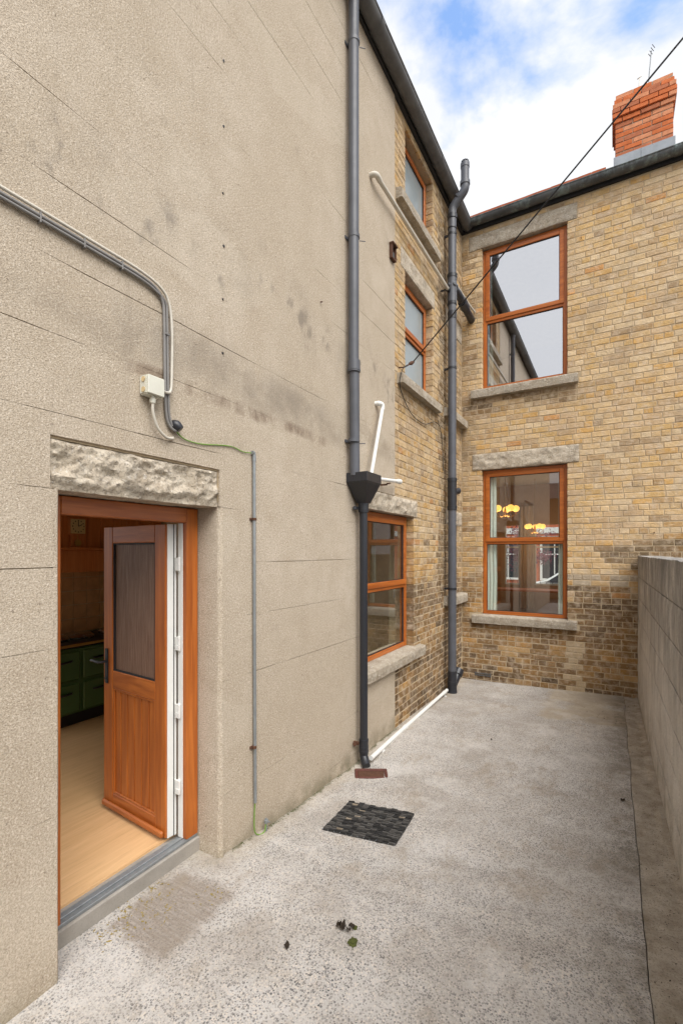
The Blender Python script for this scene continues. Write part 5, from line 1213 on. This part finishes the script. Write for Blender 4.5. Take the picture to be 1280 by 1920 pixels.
for z in (2.59, 2.64): fin('knockout', tb([(0.034, 1.461, z), (0.034, 1.4585, z)], 0.013, 16), M['dial'], jb)
fin('gland', tb([(0.036, 1.512, 2.567), (0.036, 1.512, 2.556), (0.036, 1.512, 2.555), (0.036, 1.512, 2.535)], [0.013, 0.013, 0.016, 0.014], 14), M['cream'], jb)
fin('side_gland', tb([(0.035, 1.5605, 2.617), (0.035, 1.574, 2.617)], 0.009, 10), M['cream'], jb)
fin('cable_hood', tb(smooth_pts([(0.0, 1.665, 2.47), (0.02, 1.672, 2.465), (0.036, 1.685, 2.445)], 3), [0.024, 0.026, 0.027, 0.027, 0.024, 0.022, 0.018], 12), M['black_pvc'], label='small black cable hood on the render at the end of the grey cable', cat='cable hood')
fin('earth_wire', tb(smooth_pts([(0.016, 1.665, 2.44), (0.008, 1.735, 2.408), (0.007, 1.85, 2.405), (0.007, 2.00, 2.428), (0.007, 2.10, 2.438), (0.008, 2.19, 2.425), (0.012, 2.262, 2.43)], 6), 0.0034, 8), M['green_wire'], label='thin green and yellow earth wire sagging across the render to the conduit', cat='wire')
cd = empty('steel_conduit', (0.016, 2.285, 0.2), 'galvanised steel conduit running down the render right of the door', 'conduit')
bm = bmesh.new(); tube(bm, smooth_pts([(0.016, 2.268, 2.434), (0.016, 2.282, 2.432), (0.016, 2.286, 2.41), (0.016, 2.286, 2.38)], 4), 0.0125, 12); tube(bm, [(0.016, 2.286, 2.39), (0.016, 2.289, 1.2), (0.016, 2.297, 0.19)], 0.0105, 12)
fin('tube', bm, M['galv'], cd)
for z in (2.01, 0.55): bm = bmesh.new(); collar(bm, (0.016, 2.288, z), (0, 0, 1), 0.0145, 0.018); box(bm, -0.001, 0.006, 2.262, 2.312, z - 0.008, z + 0.008); tube(bm, [(0.006, 2.267, z), (0.012, 2.267, z)], 0.007, 8); fin('saddle', bm, M['rust'], cd)
gz2 = yard_z(0.03, 2.38)
fin('earth_wire', tb(smooth_pts([(0.016, 2.297, 0.20), (0.014, 2.292, 0.14), (0.018, 2.285, 0.05), (0.022, 2.292, gz2 + 0.03), (0.03, 2.325, gz2 + 0.005), (0.04, 2.36, gz2 + 0.012), (0.038, 2.375, gz2 + 0.05)], 6), 0.0040, 8), M['green_wire'], label='green and yellow earth wire curling from the conduit foot to the ground rod', cat='wire')
bm = bmesh.new(); tube(bm, [(0.038, 2.382, gz2 - 0.02), (0.034, 2.382, gz2 + 0.085)], 0.006, 8); collar(bm, (0.035, 2.382, gz2 + 0.065), (0, 0, 1), 0.014, 0.022, 10); tube(bm, [(0.035, 2.382, gz2 + 0.065), (0.062, 2.385, gz2 + 0.066)], 0.005, 6)
fin('earth_rod', bm, M['galv'], label='short metal earth rod with clamp at the foot of the render', cat='rod', base=True)
# overhead wire with its wall hook
w0 = Vector((0.10, 4.80, 3.885)); w1 = Vector((2.42, 4.0, 5.40)); dirw = w1 - w0
pts = [w0 + dirw * t + Vector((0, 0, -0.012 * (1 - (2 * t / 2.2 - 1) ** 2))) for t in lsp(0, 2.2, 30)]
ow = fin('overhead_wire', tb(pts, 0.0065, 8), M['blackw'], label='black overhead wire slanting across the yard up past the chimney', cat='wire')
bm = bmesh.new(); tube(bm, smooth_pts([(-0.01, 4.66, 3.80), (0.04, 4.68, 3.80), (0.075, 4.72, 3.83), (0.10, 4.80, 3.885)], 4), 0.008, 8); tube(bm, [(0.082, 4.745, 3.85), (0.092, 4.775, 3.867), (0.105, 4.81, 3.89)], [0.014, 0.022, 0.012], 10)
fin('hook', bm, M['rust'], ow)
fin('black_cable', tb(smooth_pts([(0.075, 4.70, 3.82), (0.05, 4.63, 3.76), (0.02, 4.62, 3.62), (0.015, 4.72, 3.50), (0.012, 5.0, 3.37), (0.012, 5.40, 3.36), (0.012, 5.75, 3.47), (0.02, 5.95, 3.45), (0.012, 6.08, 3.25), (0.012, 6.12, 2.9)], 6), 0.0045, 8), M['blackw'], label='loose black cable drooping under the middle sill of the wing', cat='cable')

# ------------------------------------------------------------------ doormat and litter
mt = empty('rubber_doormat', (0.55, 2.86, yard_z(0.55, 2.86)), 'black tyre link rubber doormat lying askew on the concrete', 'doormat')
c0 = Vector((0.293, 3.029)); cu = Vector((0.771, 3.127)) - c0; cv = Vector((0.327, 2.601)) - c0
def mp_(u, v, h):
    q = c0 + cu * u + cv * v; return (q.x, q.y, yard_z(q.x, q.y) + h)
NC, NR = 12, 20
bms = [bmesh.new(), bmesh.new(), bmesh.new()]
for i in range(NC):
    for j in range(NR):
        ph = 0.5 * (i % 2); v0 = (j + ph * 0.9) / (NR + 0.5); v1 = v0 + 0.52 / (NR + 0.5); u0 = i / NC + 0.002; u1 = (i + 1) / NC - 0.002 + 0.012
        k = R.choices((0, 1, 2), (5, 5, 0.4))[0]; dk = R.random() < 0.14
        if dk: v1 = v0 + 0.97 / (NR + 0.5); k = 0
        bm = bms[k]; h = R.uniform(0.012, 0.018); e = 0.004
        lo = [bm.verts.new(mp_(a, b, 0.001)) for a, b in ((u0, v0), (u1, v0), (u1, v1), (u0, v1))]
        hi = [bm.verts.new(mp_(a, b, h + R.uniform(-.002, .002))) for a, b in ((u0 + e, v0), (u1 - e, v0), (u1 - e, v1), (u0 + e, v1))]
        bm.faces.new(hi)
        for q in range(4): bm.faces.new((lo[q], lo[(q + 1) % 4], hi[(q + 1) % 4], hi[q]))
for bm, mm in zip(bms, ('rubber', 'rubber2', 'cord')): fin('rubber_link', bm, M[mm], mt, kind='stuff')
bm = bmesh.new()
for i in range(NC + 1):
    u = i / NC; tube(bm, [mp_(u, 0.01, 0.007), mp_(u, 0.5, 0.007), mp_(u, 0.99, 0.007)], 0.002, 5)
fin('wire', bm, M['galv'], mt)
bm = bmesh.new(); q = [bm.verts.new(mp_(a, b, 0.004)) for a, b in ((0.005, 0.005), (0.995, 0.005), (0.995, 0.99), (0.005, 0.99))]; bm.faces.new(q)
fin('backing', bm, M['rubber'], mt, recalc=False)

def leaf_mesh(bm, x, y, s, rr, lift=0.012):
    a = rr.uniform(0, 6.28); pts = []
    z = yard_z(x, y) + 0.003
    n = 8; c = bm.verts.new((x, y, z + lift * rr.uniform(0.1, 0.5)))
    for i in range(n):
        t = a + 2 * math.pi * i / n; r = s * (0.75 + 0.35 * rr.random()) * (1.25 if i % 4 == 0 else 0.8)
        pts.append(bm.verts.new((x + r * math.cos(t), y + r * math.sin(t), z + lift * rr.random())))
    for i in range(n): bm.faces.new((c, pts[i], pts[(i + 1) % n]))
for (x, y, s, lb) in ((0.718, 1.701, 0.018, 'single dark dead leaf on the concrete, left of the leaf clump'), (2.06, 4.05, 0.02, 'small dark dead leaf near the boundary wall kerb strip'), (0.95, 4.75, 0.014, 'tiny dark dead leaf in the middle of the far yard')):
    bm = bmesh.new(); leaf_mesh(bm, x, y, s, R); fin('dead_leaf', bm, M['leaf'], label=lb, cat='leaf', recalc=False)
bm = bmesh.new()
for i in range(9): leaf_mesh(bm, 0.895 + R.uniform(-0.032, 0.04), 1.925 + R.uniform(-0.02, 0.02), R.uniform(0.010, 0.018), R, 0.03)
fin('leaf_clump', bm, M['leaf'], label='clump of dark wet dead leaves on the near concrete', cat='leaves', recalc=False)
def mosslump(x, y, s, label):
    bm = bmesh.new(); bmesh.ops.create_icosphere(bm, subdivisions=3, radius=s)
    for v in bm.verts:
        q = 1 + 0.5 * fb(v.co * (1 / s) * 1.3, 1.0); v.co = Vector((x, y, yard_z(x, y) + s * 0.25)) + Vector((v.co.x * q, v.co.y * q, max(-s * 0.3, v.co.z * 0.55 * q)))
    return fin('moss_clump', bm, M['moss'], label=label, cat='moss')
mosslump(0.968, 1.868, 0.020, 'small green moss clump just below the leaf clump')
mosslump(0.935, 1.95, 0.011, 'tiny moss bit at the right edge of the leaf clump')
# straw-like debris by the step and crumbs of dirt along the kerb: too small to count
def crumbs(name, spots, mt_, label, seed):
    rr = random.Random(seed); bm = bmesh.new()
    for (x, y, s) in spots:
        z = yard_z(x, y) + s * 0.25; d = Vector((rr.gauss(0, 1), rr.gauss(0, 1), 0.25 * rr.random())).normalized(); e = d.cross(Vector((0, 0, 1))); u = Vector((0, 0, 1))
        p = Vector((x, y, z)); L_ = s * rr.uniform(0.6, 1.6); w = s * rr.uniform(0.3, 0.6)
        v = [bm.verts.new(p + q) for q in (d * L_, e * w, -d * L_, -e * w, u * w * 0.8, -u * w * 0.5)]
        for a, b in ((0, 1), (1, 2), (2, 3), (3, 0)):
            bm.faces.new((v[a], v[b], v[4])); bm.faces.new((v[b], v[a], v[5]))
    return fin(name, bm, mt_, kind='stuff', label=label, cat='debris', recalc=False)
rr = random.Random(3); sp_ = []
for i in range(170):
    cx_, cy_ = rr.choice(((-0.10, 1.45), (-0.10, 1.52), (-0.06, 1.60), (0.0, 1.42), (0.18, 1.75), (-0.12, 1.66), (-0.03, 1.36), (0.05, 1.55)))
    sp_.append((cx_ + rr.gauss(0, 0.035), cy_ + rr.gauss(0, 0.045), rr.uniform(0.004, 0.010)))
crumbs('straw_debris', sp_, M['dry'], 'scattered dry straw coloured debris on the mat mark by the step', 4)
sp_ = []
for i in range(700):
    y = rr.uniform(1.2, 6.9); x = wall_x(y) - abs(rr.gauss(0.02, 0.09)); sp_.append((x, y, rr.uniform(0.0015, 0.006)))
for i in range(120): sp_.append((1.95 + rr.gauss(0, 0.16), 6.2 + rr.gauss(0, 0.35), rr.uniform(0.002, 0.008)))
for i in range(110): sp_.append((rr.uniform(0.02, 2.1), rr.uniform(1.2, 6.9), rr.uniform(0.0015, 0.005)))
crumbs('dirt_crumbs', sp_, M['leaf'], 'dark crumbs of dirt along the kerb strip and far corner', 8)
for z in (5.62, 5.15, 4.72, 4.33, 3.93, 3.62, 3.30, 2.98):
    fin('wall_plug', tb([(-0.004, 2.03 + R.uniform(-.01, .01), z), (0.0035, 2.03, z)], 0.007, 8), M['seal'], wing)
sp_ = []
for i in range(420):
    y = rr.choice((rr.uniform(2.05, 4.5), rr.uniform(2.4, 3.5), rr.uniform(4.5, 6.9))); sp_.append((0.004 + abs(rr.gauss(0.0, 0.011)), y, rr.uniform(0.002, 0.007)))
crumbs('moss_seam', sp_, M['moss'], 'dark mossy dirt in the seam along the foot of the wing wall', 12)
# rusty nails left in the brick and render
def nail(p, d, label, hole=True):
    p = Vector(p); d = Vector(d); fin('rusty_nail', tb([p, p + d * 0.6, p + d], 0.005, 6), M['rust'], label=label, cat='nail')
nail((2.44, YB + 0.01, 2.05), (0.005, -0.05, -0.01), 'rusty nail in the brick just above the boundary wall')
nail((1.62, YB + 0.01, 6.05), (0.0, -0.04, 0.0), 'rusty nail in the brick right of the upper sash window')
nail((-0.01, 3.09, 3.78), (0.03, 0, -0.005), 'rusty nail in the render left of the grey downpipe')
